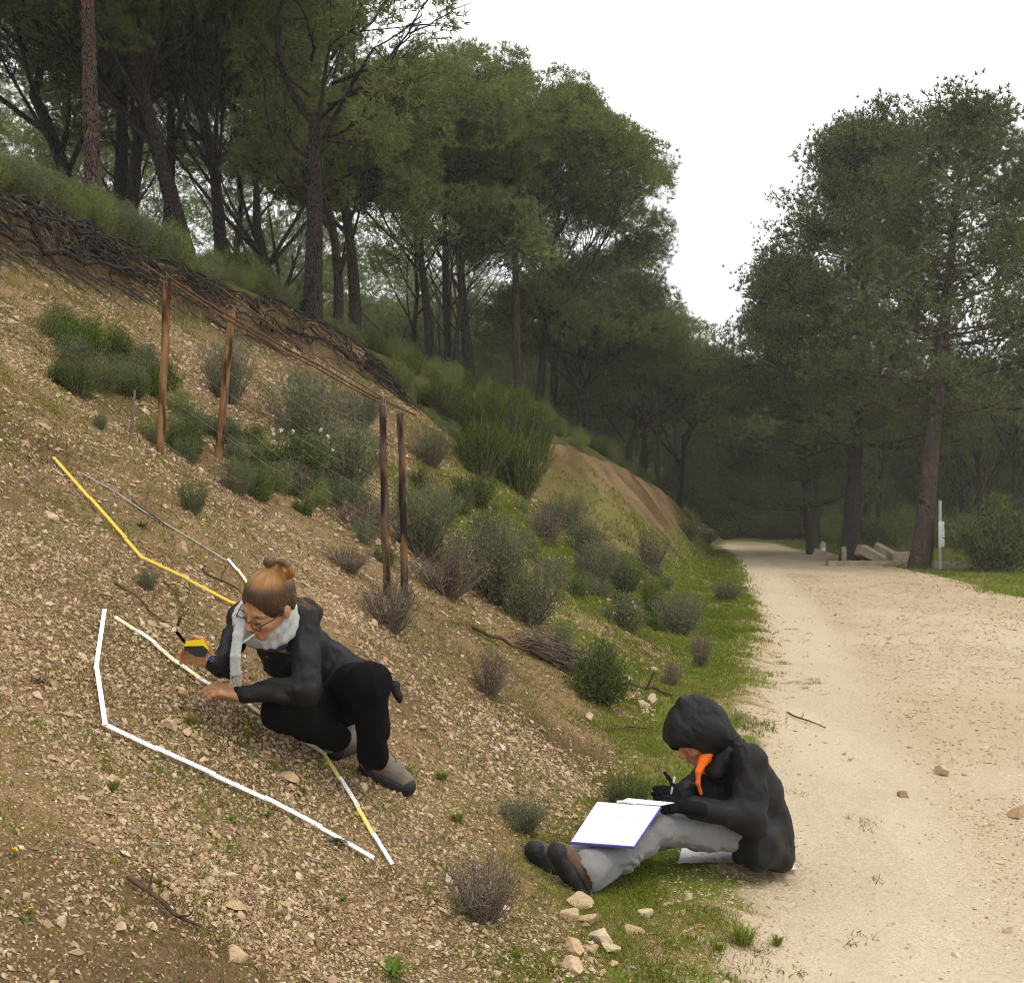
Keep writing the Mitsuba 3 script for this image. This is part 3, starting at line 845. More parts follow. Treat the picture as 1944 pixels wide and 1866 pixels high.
for kind, px, py, w, h, label, *more in (
    ('heath', 435, 765, 120, 130, 'grey green heath behind the second fence post from the left'),
    ('heath', 590, 855, 200, 165, 'largest grey heath in the middle of the fenced plot'),
    ('heath', 680, 815, 110, 85, 'grey green heath under the rails left of the right pair of posts'),
    ('round', 545, 905, 200, 100, 'dark green bush with white flowers at the front of the fenced plot'),
    ('heath', 655, 930, 170, 130, 'heath on the right beside the white flowered bush in the plot'),
    ('dry', 545, 935, 90, 75, 'small grey twiggy bush below the white flowered bush'),
    ('dry', 690, 1015, 130, 80, 'grey twiggy bush left of the foot of the right fence posts'),
    ('round', 155, 680, 95, 95, 'bright green bush high on the slope left of the fence', 'fresh_leaf'),
    ('round', 222, 690, 70, 85, 'darker green bush touching the bright one left of the fence'),
    ('heath', 150, 755, 85, 85, 'small green heath below the bright bush on the left', 'cistus_leaf'),
    ('heath', 190, 815, 28, 40, 'tiny bush on a rib of the slope left of the thin stake'),
    ('heath', 275, 720, 60, 70, 'small heath just left of the leftmost fence post'),
    ('heath', 366, 975, 62, 72, 'dark compact bush on the bare slope below the leftmost post', 'cistus_leaf'),
    ('heath', 280, 1118, 48, 48, 'little dark bush just below the yellow ruler'),
    ('heath', 820, 885, 95, 80, 'grey bush right of the fence under the crest', None),
    ('heath', 800, 1060, 150, 150, 'grey green heath behind the rightmost fence post'),
    ('heath', 935, 1140, 190, 170, 'big heath on the slope right of the fence'),
    ('heath', 1000, 1185, 160, 130, 'dark heath with white blossoms in front of the big heath'),
    ('dry', 850, 1130, 160, 110, 'brown twiggy bush between the fence and the big heath'),
    ('dry', 742, 1195, 130, 110, 'pale dry bush at the foot of the right fence posts'),
    ('dry', 660, 1085, 90, 60, 'low dry bush behind the crouching person'),
    ('heath', 1075, 1010, 95, 75, 'grey heath on the green slope below the broom'),
    ('dry', 1040, 1030, 80, 80, 'dry grey bush left of the grey heath below the broom'),
    ('heath', 1110, 1060, 90, 80, 'heath on the green slope, upper one of the right hand cluster'),
    ('heath', 1135, 1110, 100, 85, 'heath in the centre of the right hand cluster'),
    ('heath', 1185, 1130, 90, 80, 'dark heath lower right in the cluster on the green slope', 'cistus_leaf'),
    ('dry', 1235, 1090, 85, 90, 'grey twiggy bush right of the cluster on the green slope'),
    ('round', 1185, 1195, 90, 75, 'low dark bush at the lower edge of the green slope cluster', 'heath_leaf'),
    ('heath', 1240, 1175, 55, 85, 'narrow upright bush on the verge', 'broom_leaf'),
    ('heath', 1290, 1205, 115, 85, 'wide soft bush near the track on the verge'),
    ('heath', 1378, 1142, 62, 44, 'small bush at the very edge of the track'),
    ('round', 1135, 1335, 125, 130, 'round green bush behind the seated person'),
    ('dry', 1330, 1265, 45, 75, 'thin bare sapling on the verge behind the hood'),
    ('dry', 1275, 1300, 45, 55, 'tiny twiggy plant on the verge behind the hood'),
    ('dry', 930, 1320, 75, 105, 'dry grey twigs standing on the gravel right of the crouching person'),
    ('dry', 915, 1745, 150, 140, 'dry silvery bush left of the boots of the seated person'),
    ('heath', 990, 1575, 110, 70, 'low grey bush left of the drawing board'),
    ('heath', 1190, 1530, 110, 60, 'low green bush behind the drawing board', 'cistus_leaf'),
    ('broom', 905, 830, 130, 78, 'green broom at the left end of the broom thicket'),
    ('broom', 962, 885, 180, 128, 'tallest broom in the middle of the thicket on the bank'),
    ('broom', 1020, 868, 110, 84, 'broom at the right end of the thicket against the earth bank'),
    ('broom', 915, 905, 140, 90, 'broom low on the left side of the thicket'),
    ('broom', 990, 945, 150, 100, 'lowest broom reaching down onto the green slope'),
    ('broom', 840, 785, 120, 55, 'broom just behind the bank crest left of the thicket'),
    ('round', 900, 960, 90, 70, 'low green bush on the slope under the broom'),
    ('heath', 1310, 1025, 60, 36, 'dark bush at the far foot of the bank where the track narrows', 'cistus_leaf'),
    ('heath', 1345, 1030, 50, 26, 'last small bush at the far foot of the bank'),
):
    shrub(kind, px, py, w, h, label, more[0] if more else None)

shrub('round', 1895, 1085, 190, 155, 'big rounded green bush at the right edge beyond the sign', 'cistus_leaf')

# scrub mat above the crest, and undergrowth of the woods: no one could count it
mats = []
g = np.random.default_rng(17)


def mass(name, spots, kinds, label, size):
    """A mass of plants: copies placed by the hundred under one name."""
    for i, (x, y, z) in enumerate(spots):
        kind, v = kinds[i % len(kinds)], i % 3
        s = size * g.uniform(0.6, 1.25)
        M = T(pose((x, y, z - 0.05), g.uniform(0, 6.28), s, (g.normal() * 0.1, g.normal() * 0.1)).tolist())
        k = f'{name}__{i + 1:03d}'
        scene[k] = {'type': 'instance', 'shapegroup': {'type': 'ref', 'id': f'{name}_plant_{kind}_{v}'}, 'to_world': M}
        gid = f'{name}_plant_{kind}_{v}'
        if gid not in scene:
            sm, lm = KINDS[kind, v]
            scene[gid] = {'type': 'shapegroup', 'plant': mikit.ply(lm, LEAF[kind])}
    tag(name, label, 'scrub', None, 'stuff')


P = scatter(1900, 9, 24, lambda y: np.maximum(crest_x(y) - 5.5, -0.56 * y), lambda y: crest_x(y) - 0.15, lambda x, y: (0.35 + 0.65 * smooth01(3.0, 0.4, crest_x(y) - x)) * (1 - 0.85 * smooth01(13.5, 16.5, y)), g)
mass('crest_scrub', P, ('scrub', 'heath', 'dry', 'scrub', 'heath', 'scrub'), 'olive green heath and scrub covering the ground above the bank crest', 0.56)
P = scatter(1700, 17, 60, lambda y: np.maximum(crest_x(y) - 22, -0.5 * y), lambda y: crest_x(y) - 0.2, lambda x, y: (0.4 + 0.6 * smooth01(7, 1, crest_x(y) - x)) * smooth01(0.1, 1.0, crest_x(y) - x), g)
mass('hillside_undergrowth', P, ('scrub', 'round', 'scrub', 'broom', 'scrub'), 'dark green undergrowth beneath the pines on the hillside', 0.62)
P = scatter(800, 44, 78, lambda y: right_x(y) + 2.0 - 9 * smooth01(62, 64, y), lambda y: 0.52 * y + 2, lambda x, y: 0.25 + 0.75 * smooth01(48, 62, y), g)
mass('woodland_undergrowth', P, ('scrub', 'round', 'scrub'), 'dark bushes filling the wood right of the track', 1.9)


def heathy(x, y):
    plot = smooth01(7.2, 8.2, y) * smooth01(10.2, 9.2, y) * smooth01(-4.2, -3.6, x) * smooth01(-1.2, -1.8, x)
    foot = smooth01(7.5, 10, y) * smooth01(-4.0, -2.6, x - toe_x(y)) * smooth01(0.1, -0.4, x - toe_x(y))
    return np.clip(plot * 0.9 + foot * (0.08 + 1.3 * fb(x, y, 0.7, 2, 61)), 0, 1)


P = scatter(1500, 7.2, 23, view_left, lambda y: toe_x(y), heathy, g)
mass('low_heath', P, ('heath', 'scrub', 'dry', 'heath', 'round'), 'low heath and small plants growing between the bushes on the slope', 0.30)
# ---------------------------------------------------------------- bodies and clothes: one continuous surface from smoothly joined bones
class Field:
    def __init__(self, lo, hi, h):
        self.h, self.lo = h, np.asarray(lo, float)
        self.n = np.ceil((np.asarray(hi, float) - self.lo) / h).astype(int) + 1
        self.v = np.full(self.n, 1.0, np.float32)

    def box(self, pts, pad):
        pts = np.atleast_2d(pts)
        a = np.clip(np.floor((pts.min(0) - pad - self.lo) / self.h).astype(int), 0, self.n)
        b = np.clip(np.ceil((pts.max(0) + pad - self.lo) / self.h).astype(int) + 1, 0, self.n)
        s = tuple(slice(i, j) for i, j in zip(a, b))
        if any(i >= j for i, j in zip(a, b)):
            return s, None
        g = np.stack(np.meshgrid(*[self.lo[k] + self.h * np.arange(a[k], b[k]) for k in range(3)], indexing='ij'), -1)
        return s, g

    def blend(self, s, d, k, cut=False):
        o = self.v[s]
        if cut:
            m = np.maximum(k - np.abs(o + d), 0) / k
            self.v[s] = np.maximum(o, -d) + m * m * k / 4
        else:
            m = np.maximum(k - np.abs(o - d), 0) / k
            self.v[s] = np.minimum(o, d) - m * m * k / 4

    def bone(self, a, b, ra, rb=None, k=0.03, cut=False):
        a, b = np.asarray(a, float), np.asarray(b, float)
        rb = ra if rb is None else rb
        s, g = self.box([a, b], max(ra, rb) + k + 3 * self.h)
        if g is None:
            return
        ab = b - a
        t = np.clip(((g - a) @ ab) / max(ab @ ab, 1e-12), 0, 1)
        d = np.linalg.norm(g - a - t[..., None] * ab, axis=-1) - (ra + (rb - ra) * t)
        self.blend(s, d, k, cut)

    def chain(self, pts, rs, k=0.02):
        for i in range(len(pts) - 1):
            self.bone(pts[i], pts[i + 1], rs[i], rs[i + 1], k)

    def egg(self, c, radii, R=np.eye(3), k=0.02, cut=False):
        c, radii = np.asarray(c, float), np.asarray(radii, float)
        s, g = self.box(c, radii.max() + k + 3 * self.h)
        if g is None:
            return
        q = (g - c) @ R
        k0 = np.linalg.norm(q / radii, axis=-1)
        k1 = np.linalg.norm(q / radii ** 2, axis=-1)
        self.blend(s, k0 * (k0 - 1) / np.maximum(k1, 1e-9), k, cut)

    def cut_plane(self, c, n, k=0.01):
        """Removes everything on the side the normal points to."""
        g = np.stack(np.meshgrid(*[self.lo[i] + self.h * np.arange(self.n[i]) for i in range(3)], indexing='ij'), -1)
        d = (g - np.asarray(c)) @ unit(n)
        self.v = np.maximum(self.v, d).astype(np.float32)

    def wrinkle(self, amp, scale, seed=0, stretch=(1, 1, 1), octaves=3):
        """Folds: the surface pushed in and out by stretched noise."""
        k = np.nonzero(np.abs(self.v) < 0.035)
        p = (self.lo + self.h * np.stack(k, 1)) * np.asarray(stretch) * scale
        w = meshkit.fbm(p + 2.5 * meshkit.fbm(p * 0.6, 2, seed + 9)[:, None], octaves, seed)
        self.v[k] += (amp * (1 - 2 * np.abs(2 * w - 1))).astype(np.float32)

    def mesh(self, smooth=2):
        """Naive surface nets."""
        v = self.v
        s = v < 0
        c = sum(s[i:s.shape[0] - 1 + i, j:s.shape[1] - 1 + j, k:s.shape[2] - 1 + k].astype(np.int8) for i in (0, 1) for j in (0, 1) for k in (0, 1))
        cell = np.argwhere((c > 0) & (c < 8))
        idx = np.full(c.shape, -1, np.int64)
        idx[tuple(cell.T)] = np.arange(len(cell))
        acc, cnt = np.zeros((len(cell), 3)), np.zeros(len(cell))
        corners = [(i, j, k) for i in (0, 1) for j in (0, 1) for k in (0, 1)]
        for a in corners:
            for ax in range(3):
                if a[ax]:
                    continue
                b = list(a)
                b[ax] = 1
                va, vb = v[tuple((cell + a).T)], v[tuple((cell + b).T)]
                m = (va < 0) != (vb < 0)
                t = np.where(m, va / np.where(m, va - vb, 1), 0)
                p = np.array(a, float)[None] + np.zeros((len(cell), 3))
                p[:, ax] += t
                acc += p * m[:, None]
                cnt += m
        V = self.lo + self.h * (cell + acc / cnt[:, None])
        quads = []
        for ax in range(3):
            u, w = (ax + 1) % 3, (ax + 2) % 3
            sl = [slice(None)] * 3
            sl[ax] = slice(0, -1)
            sh = [slice(None)] * 3
            sh[ax] = slice(1, None)
            A, B = s[tuple(sl)], s[tuple(sh)]
            e = np.argwhere(A != B)
            e = e[(e[:, u] > 0) & (e[:, w] > 0) & (e[:, u] < v.shape[u] - 1) & (e[:, w] < v.shape[w] - 1)]
            du, dw = np.eye(3, dtype=int)[u], np.eye(3, dtype=int)[w]
            q = np.stack([idx[tuple((e - du - dw).T)], idx[tuple((e - dw).T)], idx[tuple(e.T)], idx[tuple((e - du).T)]], 1)
            inside = A[tuple(e.T)]
            q = np.where(inside[:, None], q, q[:, ::-1])
            quads.append(q)
        q = np.vstack(quads)
        f = np.vstack([q[:, [0, 1, 2]], q[:, [0, 2, 3]]])
        if smooth:
            e = np.vstack([f[:, [0, 1]], f[:, [1, 2]], f[:, [2, 0]]])
            A = coo_matrix((np.ones(2 * len(e)), (np.r_[e[:, 0], e[:, 1]], np.r_[e[:, 1], e[:, 0]])), (len(V), len(V))).tocsr()
            A.data[:] = 1
            deg = np.maximum(np.asarray(A.sum(1)), 1)
            for i in range(smooth * 6):
                V = V + (0.5 if i % 2 == 0 else -0.52) * (A @ V / deg - V)
        return V, f


def hand(F, wrist, to, back, curls, thumb=(0.5, 0.4, 0.3), side=1, s=1.0, spread=0.10, r=0.0085, aside=0.7):
    """A palm with four jointed fingers and a thumb that leaves its side. to: towards the knuckles; back: out of the back of the hand;
    curls: one (knuckle, middle, end) triple of bends per finger, index first; side: +1 when the thumb lies along to x back."""
    to = unit(to)
    back = unit(np.asarray(back, float) - to * (np.asarray(back) @ to))
    lat = np.cross(to, back) * side                                    # towards the thumb
    W = np.asarray(wrist, float)
    for o in (-0.026, -0.008, 0.01, 0.026):
        F.bone(W + lat * o * 0.6 * s + to * 0.005, W + to * 0.078 * s + lat * o * s, 0.015 * s, 0.0125 * s, 0.012)
    tips = []
    for i, (L, o) in enumerate(zip((0.074, 0.082, 0.076, 0.060), (0.029, 0.0095, -0.0105, -0.029))):
        p = W + to * (0.084 - 0.004 * abs(i - 1)) * s + lat * o * s
        d = unit(to + lat * spread * (1.2 - i))
        for seg, c in zip((0.46, 0.30, 0.24), curls[i]):
            d = unit(d * math.cos(c) - back * math.sin(c))
            q = p + d * L * seg * s
            F.bone(p, q, r * s * (1.1 if seg > .4 else 1.0), r * s * (1.0 if seg > .25 else 0.86), 0.005)
            p = q
        tips.append(p)
    p = W + to * 0.022 * s + lat * 0.030 * s
    d = unit(to * 0.62 + lat * aside - back * thumb[0])
    for L, c, rr in ((0.042, 0.0, 0.0125), (0.034, thumb[1], 0.0105), (0.028, thumb[2], 0.0092)):
        d = unit(d * math.cos(c) - (lat * 0.75 - to * 0.2) * math.sin(c))
        q = p + d * L * s
        F.bone(p, q, rr * s, rr * 0.92 * s, 0.008)
        p = q
    tips.append(p)
    return tips


def face(F, c, R, s=1.0, k=0.018):
    """A head with brow, nose, lips, chin and ears about its centre; local axes: x to its left, -y ahead, z up."""
    L = lambda *p: c + R @ (np.array(p) * s)
    F.egg(L(0, .012, .034), np.array((.074, .094, .098)) * s, R, k)
    F.egg(L(0, -.030, -.045), np.array((.058, .066, .076)) * s, R, k * 2)
    F.bone(L(-.016, -.074, -.094), L(.016, -.074, -.094), .018 * s, .018 * s, 0.03)
    for x in (-1, 1):
        F.egg(L(.040 * x, -.064, -.028), np.array((.026, .028, .024)) * s, R, 0.02)
        F.bone(L(.016 * x, -.084, .026), L(.046 * x, -.072, .022), .011 * s, .009 * s, 0.012)
        F.egg(L(.033 * x, -.104, .001), np.array((.017, .014, .010)) * s, R, 0.010, True)
        F.egg(L(.032 * x, -.082, .001), np.array((.014, .013, .011)) * s, R, 0.004)
        F.egg(L(.080 * x, .012, -.012), np.array((.010, .020, .031)) * s, R, 0.008)
        F.egg(L(.012 * x, -.106, -.034), np.array((.009, .010, .008)) * s, R, 0.006)
    F.bone(L(0, -.090, .012), L(0, -.116, -.028), .0085 * s, .0125 * s, 0.012)
    F.egg(L(0, -.097, -.058), np.array((.024, .009, .0055)) * s, R, 0.006)
    F.egg(L(0, -.095, -.069), np.array((.021, .009, .0065)) * s, R, 0.006)
    return L


def skin(p, n, uv):
    c = mix((0.40, 0.195, 0.098), (0.49, 0.262, 0.145), fbm(p.x * 60, p.y * 60, p.z * 60))
    return mix(c, (0.36, 0.10, 0.075), uv.x)


def cloth(a, b, fine=260):
    def fn(p, n, uv):
        w = cell_rand(p.x * fine, p.y * fine, p.z * fine)
        return mix(a, b, 0.6 * fbm(p.x * 9, p.y * 9, p.z * 9) + 0.4 * w)
    return fn


FOLD = lambda p, n, uv: 1 - dr.abs(2 * fbm(p.x * 13 + 3 * noise(p.x * 5, p.y * 5, p.z * 5), p.y * 13, p.z * 8) - 1)
scene['skin'] = {'type': 'principled', 'base_color': proc(skin), 'roughness': 0.5, 'specular': 0.35}
scene['hair'] = {'type': 'principled', 'roughness': 0.45, 'specular': 0.4, 'base_color': proc(lambda p, n, uv: mix((0.050, 0.026, 0.015), (0.33, 0.165, 0.045), uv.x) * (0.55 + 0.9 * fbm(uv.y * 90, uv.x * 6)))}
scene['black_jacket'] = bumped(diffuse(cloth((0.0062, 0.0063, 0.0068), (0.0125, 0.0126, 0.0135)), False, 0.6, 0.26), FOLD, 0.010)
scene['black_trousers'] = bumped(diffuse(cloth((0.0028, 0.0028, 0.0031), (0.0055, 0.0055, 0.0060)), False, 0.9, 0.12), FOLD, 0.010)
scene['black_rain_jacket'] = bumped(diffuse(cloth((0.0052, 0.0052, 0.0056), (0.0105, 0.0105, 0.0112)), False, 0.58, 0.24), FOLD, 0.010)
scene['grey_trousers'] = bumped(diffuse(cloth((0.160, 0.161, 0.166), (0.228, 0.229, 0.234)), False, 0.85, 0.2), FOLD, 0.010)
scene['scarf_wool'] = diffuse(cloth((0.34, 0.36, 0.36), (0.52, 0.54, 0.53), 160), False, 0.95, 0.1)
scene['purple_fleece'] = diffuse(cloth((0.055, 0.040, 0.115), (0.085, 0.062, 0.17)), False, 0.95, 0.1)
scene['orange_fleece'] = diffuse(cloth((0.72, 0.115, 0.012), (0.82, 0.17, 0.022)), False, 0.9, 0.1)
scene['black_fleece'] = diffuse(cloth((0.007, 0.007, 0.008), (0.013, 0.013, 0.014)), False, 0.95, 0.1)
scene['beige_suede'] = diffuse(cloth((0.135, 0.118, 0.097), (0.22, 0.197, 0.165)), False, 0.85, 0.2)
scene['brown_leather'] = diffuse(cloth((0.075, 0.045, 0.026), (0.15, 0.092, 0.055)), False, 0.7, 0.3)
scene['black_rubber'] = diffuse(cloth((0.010, 0.010, 0.011), (0.022, 0.022, 0.023)), False, 0.6, 0.35)
scene['black_plastic'] = diffuse((0.014, 0.014, 0.016), False, 0.35, 0.5)
scene['lens_glass'] = {'type': 'thindielectric', 'int_ior': 1.4}
scene['yellow_plastic'] = diffuse((0.78, 0.56, 0.012), False, 0.4, 0.4)
scene['white_paper'] = diffuse(lambda p, n, uv: mi.Color3f(0.82, 0.82, 0.82) * (0.97 + 0.03 * noise(p.x * 30, p.y * 30, p.z * 30)))
scene['white_plastic'] = {'type': 'twosided', 'bsdf': {'type': 'principled', 'base_color': {'type': 'rgb', 'value': [0.78, 0.79, 0.80]}, 'roughness': 0.4, 'specular': 0.4}}
scene['blue_plastic'] = diffuse((0.10, 0.085, 0.42), False, 0.4, 0.4)


def span(pts, pad):
    pts = np.array(pts)
    return pts.min(0) - pad, pts.max(0) + pad
# ---------------------------------------------------------------- the crouching person
def crouching_person():
    W = at
    key = fresh('person')
    hips = W(640, 1312, 4.62)
    chest, upper = W(556, 1228, 4.40), W(526, 1180, 4.34)
    shL, elL, wrL = W(572, 1168, 4.28), W(584, 1306, 4.13), W(456, 1318, 4.12)
    shR, elR, wrR = W(466, 1168, 4.36), W(426, 1258, 4.20), W(402, 1259, 4.07)
    knL, anL = W(702, 1296, 4.22), W(707, 1428, 4.37)
    knR, anR = W(535, 1350, 4.24), W(640, 1402, 4.42)
    head = W(509, 1146, 4.13)
    R = Rotation.from_euler('xzy', [math.radians(40), math.radians(-27), math.radians(20)]).as_matrix()
    R = Rotation.from_euler('y', 20, degrees=True).as_matrix() @ Rotation.from_euler('z', -27, degrees=True).as_matrix() @ Rotation.from_euler('x', 45, degrees=True).as_matrix()
    heelL, toeL = hit(697, 1470), hit(752, 1497)
    heelR, toeR = hit(668, 1420), hit(612, 1436)
    # skin: head, neck, arms, hands and, under the clothes, the rest of the body
    lo, hi = span([hips, chest, shL, elL, wrL, shR, elR, wrR, knL, anL, knR, anR, head, heelL, toeL, W(340, 1240, 4.0), W(360, 1305, 4.05)], 0.17)
    F = Field(lo, hi, 0.0048)
    L = face(F, head, R, 1.0)
    F.chain([L(0, .035, -.07), upper], [.054, .060], 0.03)
    F.chain([upper, chest, hips], [.10, .115, .125], 0.05)
    F.chain([upper, shL, elL, wrL], [.06, .05, .038, .024], 0.03)
    F.chain([upper, shR, elR, wrR], [.06, .05, .038, .024], 0.03)
    F.chain([hips, knL, anL], [.10, .055, .038], 0.04)
    F.chain([hips, knR, anR], [.10, .055, .036], 0.04)
    F.chain([anL, heelL + [0, 0, .05]], [.036, .034], 0.02)
    F.chain([anR, heelR + [0, 0, .05]], [.034, .034], 0.02)
    tipR = hand(F, wrR + [0, .012, 0], W(350, 1236, 4.04) - wrR, np.array([-0.15, 0.9, 0.30]), [(.45, .95, .6), (.5, 1.0, .6), (.5, 1.0, .6), (.55, 1.0, .6)], (0.15, 0.45, 0.45), side=-1, s=0.96, spread=0.05)
    tipL = hand(F, wrL, W(400, 1303, 4.10) - wrL, np.array([-0.05, -0.45, 0.9]), [(.35, .5, .3), (.42, .5, .35), (.48, .55, .35), (.55, .6, .4)], (0.9, 0.1, 0.2), side=1, s=0.94, spread=0.02, aside=0.25)
    v, f = F.mesh(1)
    q = (v - head) @ R
    lips = np.exp(-((q[:, 0] / .024) ** 2 + ((q[:, 2] + .063) / .010) ** 2 + ((q[:, 1] + .098) / .018) ** 2) * 1.2)
    put(key + '__body', (v, f), 'skin', True, uv=np.stack([lips * 0.7, 0 * lips], 1))
    # eyes looking down, brows
    for x in (-1, 1):
        lid = np.array([L(x * (.033 + t), -.0965 + 0.9 * abs(t) * .35, -.0055 + 0.12 * abs(t)) for t in np.linspace(-.013, .013, 7)])
        put(key + '__eyelash', tube(lid, [.0008, .0016, .002, .002, .002, .0016, .0008], 5), 'hair', True, uv=np.zeros((37, 2)))
        brow = np.array([L(x * (.034 + t), -.0935 + abs(t - .004) * .5, .024 - 8 * (t - .002) ** 2) for t in np.linspace(-.018, .020, 8)])
        put(key + '__eyebrow', tube(brow, [.001, .0024, .003, .003, .0028, .0024, .0018, .0008], 5), 'hair', True, uv=np.zeros((42, 2)))
    # hair drawn back into a bun
    F = Field(head - .2, head + .24, 0.004)
    F.egg(L(0, .016, .036), (.084, .112, .106), R, 0.01)
    F.egg(L(0, .05, -.02), (.068, .066, .080), R, 0.02)
    F.egg(L(0, -.124, -.030), (.074, .114, .108), R, 0.010, True)
    F.egg(L(0, -.105, -.095), (.125, .112, .112), R, 0.010, True)
    for x in (-1, 1):
        F.bone(L(x * .078, -.012, .02), L(x * .080, .004, -.012), .008, .005, 0.012)
    F.bone(L(0, .035, .11), L(.012, .06, .140), .030, .022, 0.02)
    F.egg(L(.000, .055, .166), (.024, .024, .022), R, 0.006)
    ring = [L(.046 + .030 * math.cos(a), .080, .132 + .028 * math.sin(a)) for a in np.linspace(0, 6.28, 13)]
    F.chain(ring, [.014] * 13, 0.006)
    F.wrinkle(.0012, 42, 3, (1, 1, .5))
    v, f = F.mesh(1)
    q = (v - head) @ R
    gold = smooth01(.078, .138, q[:, 2] + .35 * q[:, 1]) * (1 - .85 * smooth01(.152, .162, q[:, 2])) * (0.45 + 0.9 * meshkit.noise(q * [60, 25, 25]))
    put(key + '__hair', (v, f), 'hair', True, uv=np.stack([np.clip(gold, 0, 1), np.arctan2(q[:, 0], q[:, 1] - .07)], 1))
    g = np.random.default_rng(5)
    strands = []
    for i in range(46):
        a = g.uniform(.95, 2.1) * g.choice([-1, 1])
        p0 = L(.087 * math.sin(a), .018 - .1 * math.cos(a) * .9, .088 + g.uniform(-.012, .02) - .05 * abs(math.sin(a)))
        p2 = L(.01 + g.normal() * .012, .055, .135)
        strands.append(tube(bezier(p0, (p0 + p2) / 2 + (R @ [0, 0, 1]) * .034 + g.normal(size=3) * .004, p2 + g.normal(size=3) * .006, 7), [.0006, .0015, .002, .002, .002, .0018, .001], 3, False))
    for i in range(14):
        p0 = L(.06 + g.normal() * .02, .06, .03 + g.normal() * .03)
        strands.append(tube(bezier(p0, p0 + R @ [.03, .03, -.02], p0 + R @ [.045 + g.normal() * .01, .04 + g.normal() * .02, -.06], 6), .0008, 3, False))
    m = join(strands)
    put(key + '__loose_strands', m, 'hair', True, uv=np.stack([np.full(len(m[0]), .75), m[0] @ [70, 30, 10]], 1))
    # glasses
    gl = key + '__glasses'
    rim = []
    for x in (-1, 1):
        ring = []
        for a in np.linspace(0, 2 * np.pi, 25):
            ca, sa = math.cos(a), math.sin(a)
            ring.append(L(x * .034 + .0255 * np.sign(ca) * abs(ca) ** .6, -.112 + .006 * abs(ca), -.006 + .0165 * np.sign(sa) * abs(sa) ** .6))
        rim.append(tube(np.array(ring), .0021, 6, False))
        rim.append(tube(np.array([L(x * .0595, -.106, .002), L(x * .078, -.06, .004), L(x * .083, .004, .004)]), .0022, 6))
        c = np.array(ring)
        put(gl + '__lens', (np.vstack([c, c.mean(0)]), np.array([[i, (i + 1) % 25, 25] for i in range(25)])), 'lens_glass')
    rim.append(tube(np.array([L(-.0095, -.112, .0), L(0, -.1135, .003), L(.0095, -.112, .0)]), .002, 6))
    put(gl + '__frame', join(rim), 'black_plastic', True)
    # trousers
    F = Field(*span([hips, knL, anL, knR, anR], 0.2), 0.0075)
    F.egg(hips, (.165, .16, .15), np.eye(3), 0.03)
    F.chain([hips + (knL - hips) * .15, knL, anL + [0, 0, -.012]], [.118, .080, .064], 0.03)
    F.chain([hips + (knR - hips) * .15, knR, anR], [.118, .078, .060], 0.03)
    F.wrinkle(.010, 9, 31, (1, 1, .55), 2)
    put(key + '__trousers', F.mesh(1), 'black_trousers', True)
    # jacket
    F = Field(*span([hips, chest, upper, shL, shR, elL, elR, wrL, wrR, W(770, 1350, 4.45)], 0.2), 0.0068)
    F.chain([upper, chest, (chest + hips) / 2, hips + [.01, 0, .02]], [.105, .135, .140, .162], 0.05)
    F.chain([W(520, 1186, 4.40), shL, elL, W(468, 1318, 4.12)], [.07, .078, .064, .045], 0.035)
    F.chain([W(520, 1186, 4.40), shR, elR, W(412, 1260, 4.10)], [.07, .070, .060, .045], 0.03)
    F.bone(W(468, 1318, 4.12), W(460, 1318, 4.12), .048, .047, 0.01)
    F.bone(W(412, 1260, 4.10), W(406, 1260, 4.08), .048, .046, 0.01)
    for a in np.linspace(-.9, 2.6, 9):                                 # standing collar behind the neck
        o = np.array([math.cos(a) * .085, math.sin(a) * .07, 0.0])
        F.bone(W(539, 1162, 4.36) + o, W(534, 1148, 4.32) + o * 1.08, .020, .016, 0.02)
    F.egg(W(492, 1184, 4.18), (.075, .085, .09), np.eye(3), 0.02, True)
    tail = [W(724, 1280, 4.50), W(744, 1300, 4.50), W(756, 1322, 4.49), W(766, 1350, 4.48)]
    F.chain(tail, [.036, .026, .017, .008], 0.03)
    F.wrinkle(.015, 8, 12, (1, 1, .7), 2)
    F.wrinkle(.0045, 24, 15, (1, 1, .5), 2)
    put(key + '__jacket', F.mesh(1), 'black_jacket', True)
    # scarf and the collar below it
    neck = W(504, 1168, 4.20)
    ax = unit(L(0, 0, .02) - chest)
    e1 = unit(np.cross(ax, [0, 1, 0.2]))
    e2 = np.cross(ax, e1)
    F = Field(neck - .3, neck + .26, 0.0048)
    for j, (rad, off, tr) in enumerate(((.098, -.018, .026), (.092, .012, .024), (.104, -.044, .022))):
        ring = [neck + (e1 * math.cos(a) * 1.06 + e2 * math.sin(a)) * (rad + .006 * math.sin(3 * a + j)) + ax * (off + .010 * math.sin(2 * a + 2 * j)) for a in np.linspace(0, 2 * np.pi, 22)]
        F.chain(ring, [tr] * 22, 0.012)
    tl = [W(462, 1172, 4.10), W(452, 1205, 4.07), W(447, 1245, 4.06), W(447, 1280, 4.07)]
    F.wrinkle(.0065, 20, 4, (1, 1, .5), 2)
    for o in (-.012, 0, .012):
        F.chain([p + np.array([o, 0, 0]) for p in tl], [.012, .010, .009, .009], 0.008)
    F.wrinkle(.0022, 50, 5, (1, 1, .15))
    put(key + '__scarf', F.mesh(1), 'scarf_wool', True)
    fr = [tube(np.array([tl[-1] + [o, 0, .006], tl[-1] + [o + .002, .003, -.022], tl[-1] + [o * 1.1 - .002, 0, -.045]]), [.0018, .0015, .001], 4) for o in np.linspace(-.02, .02, 9)]
    put(key + '__scarf_fringe', join(fr), 'scarf_wool', True)
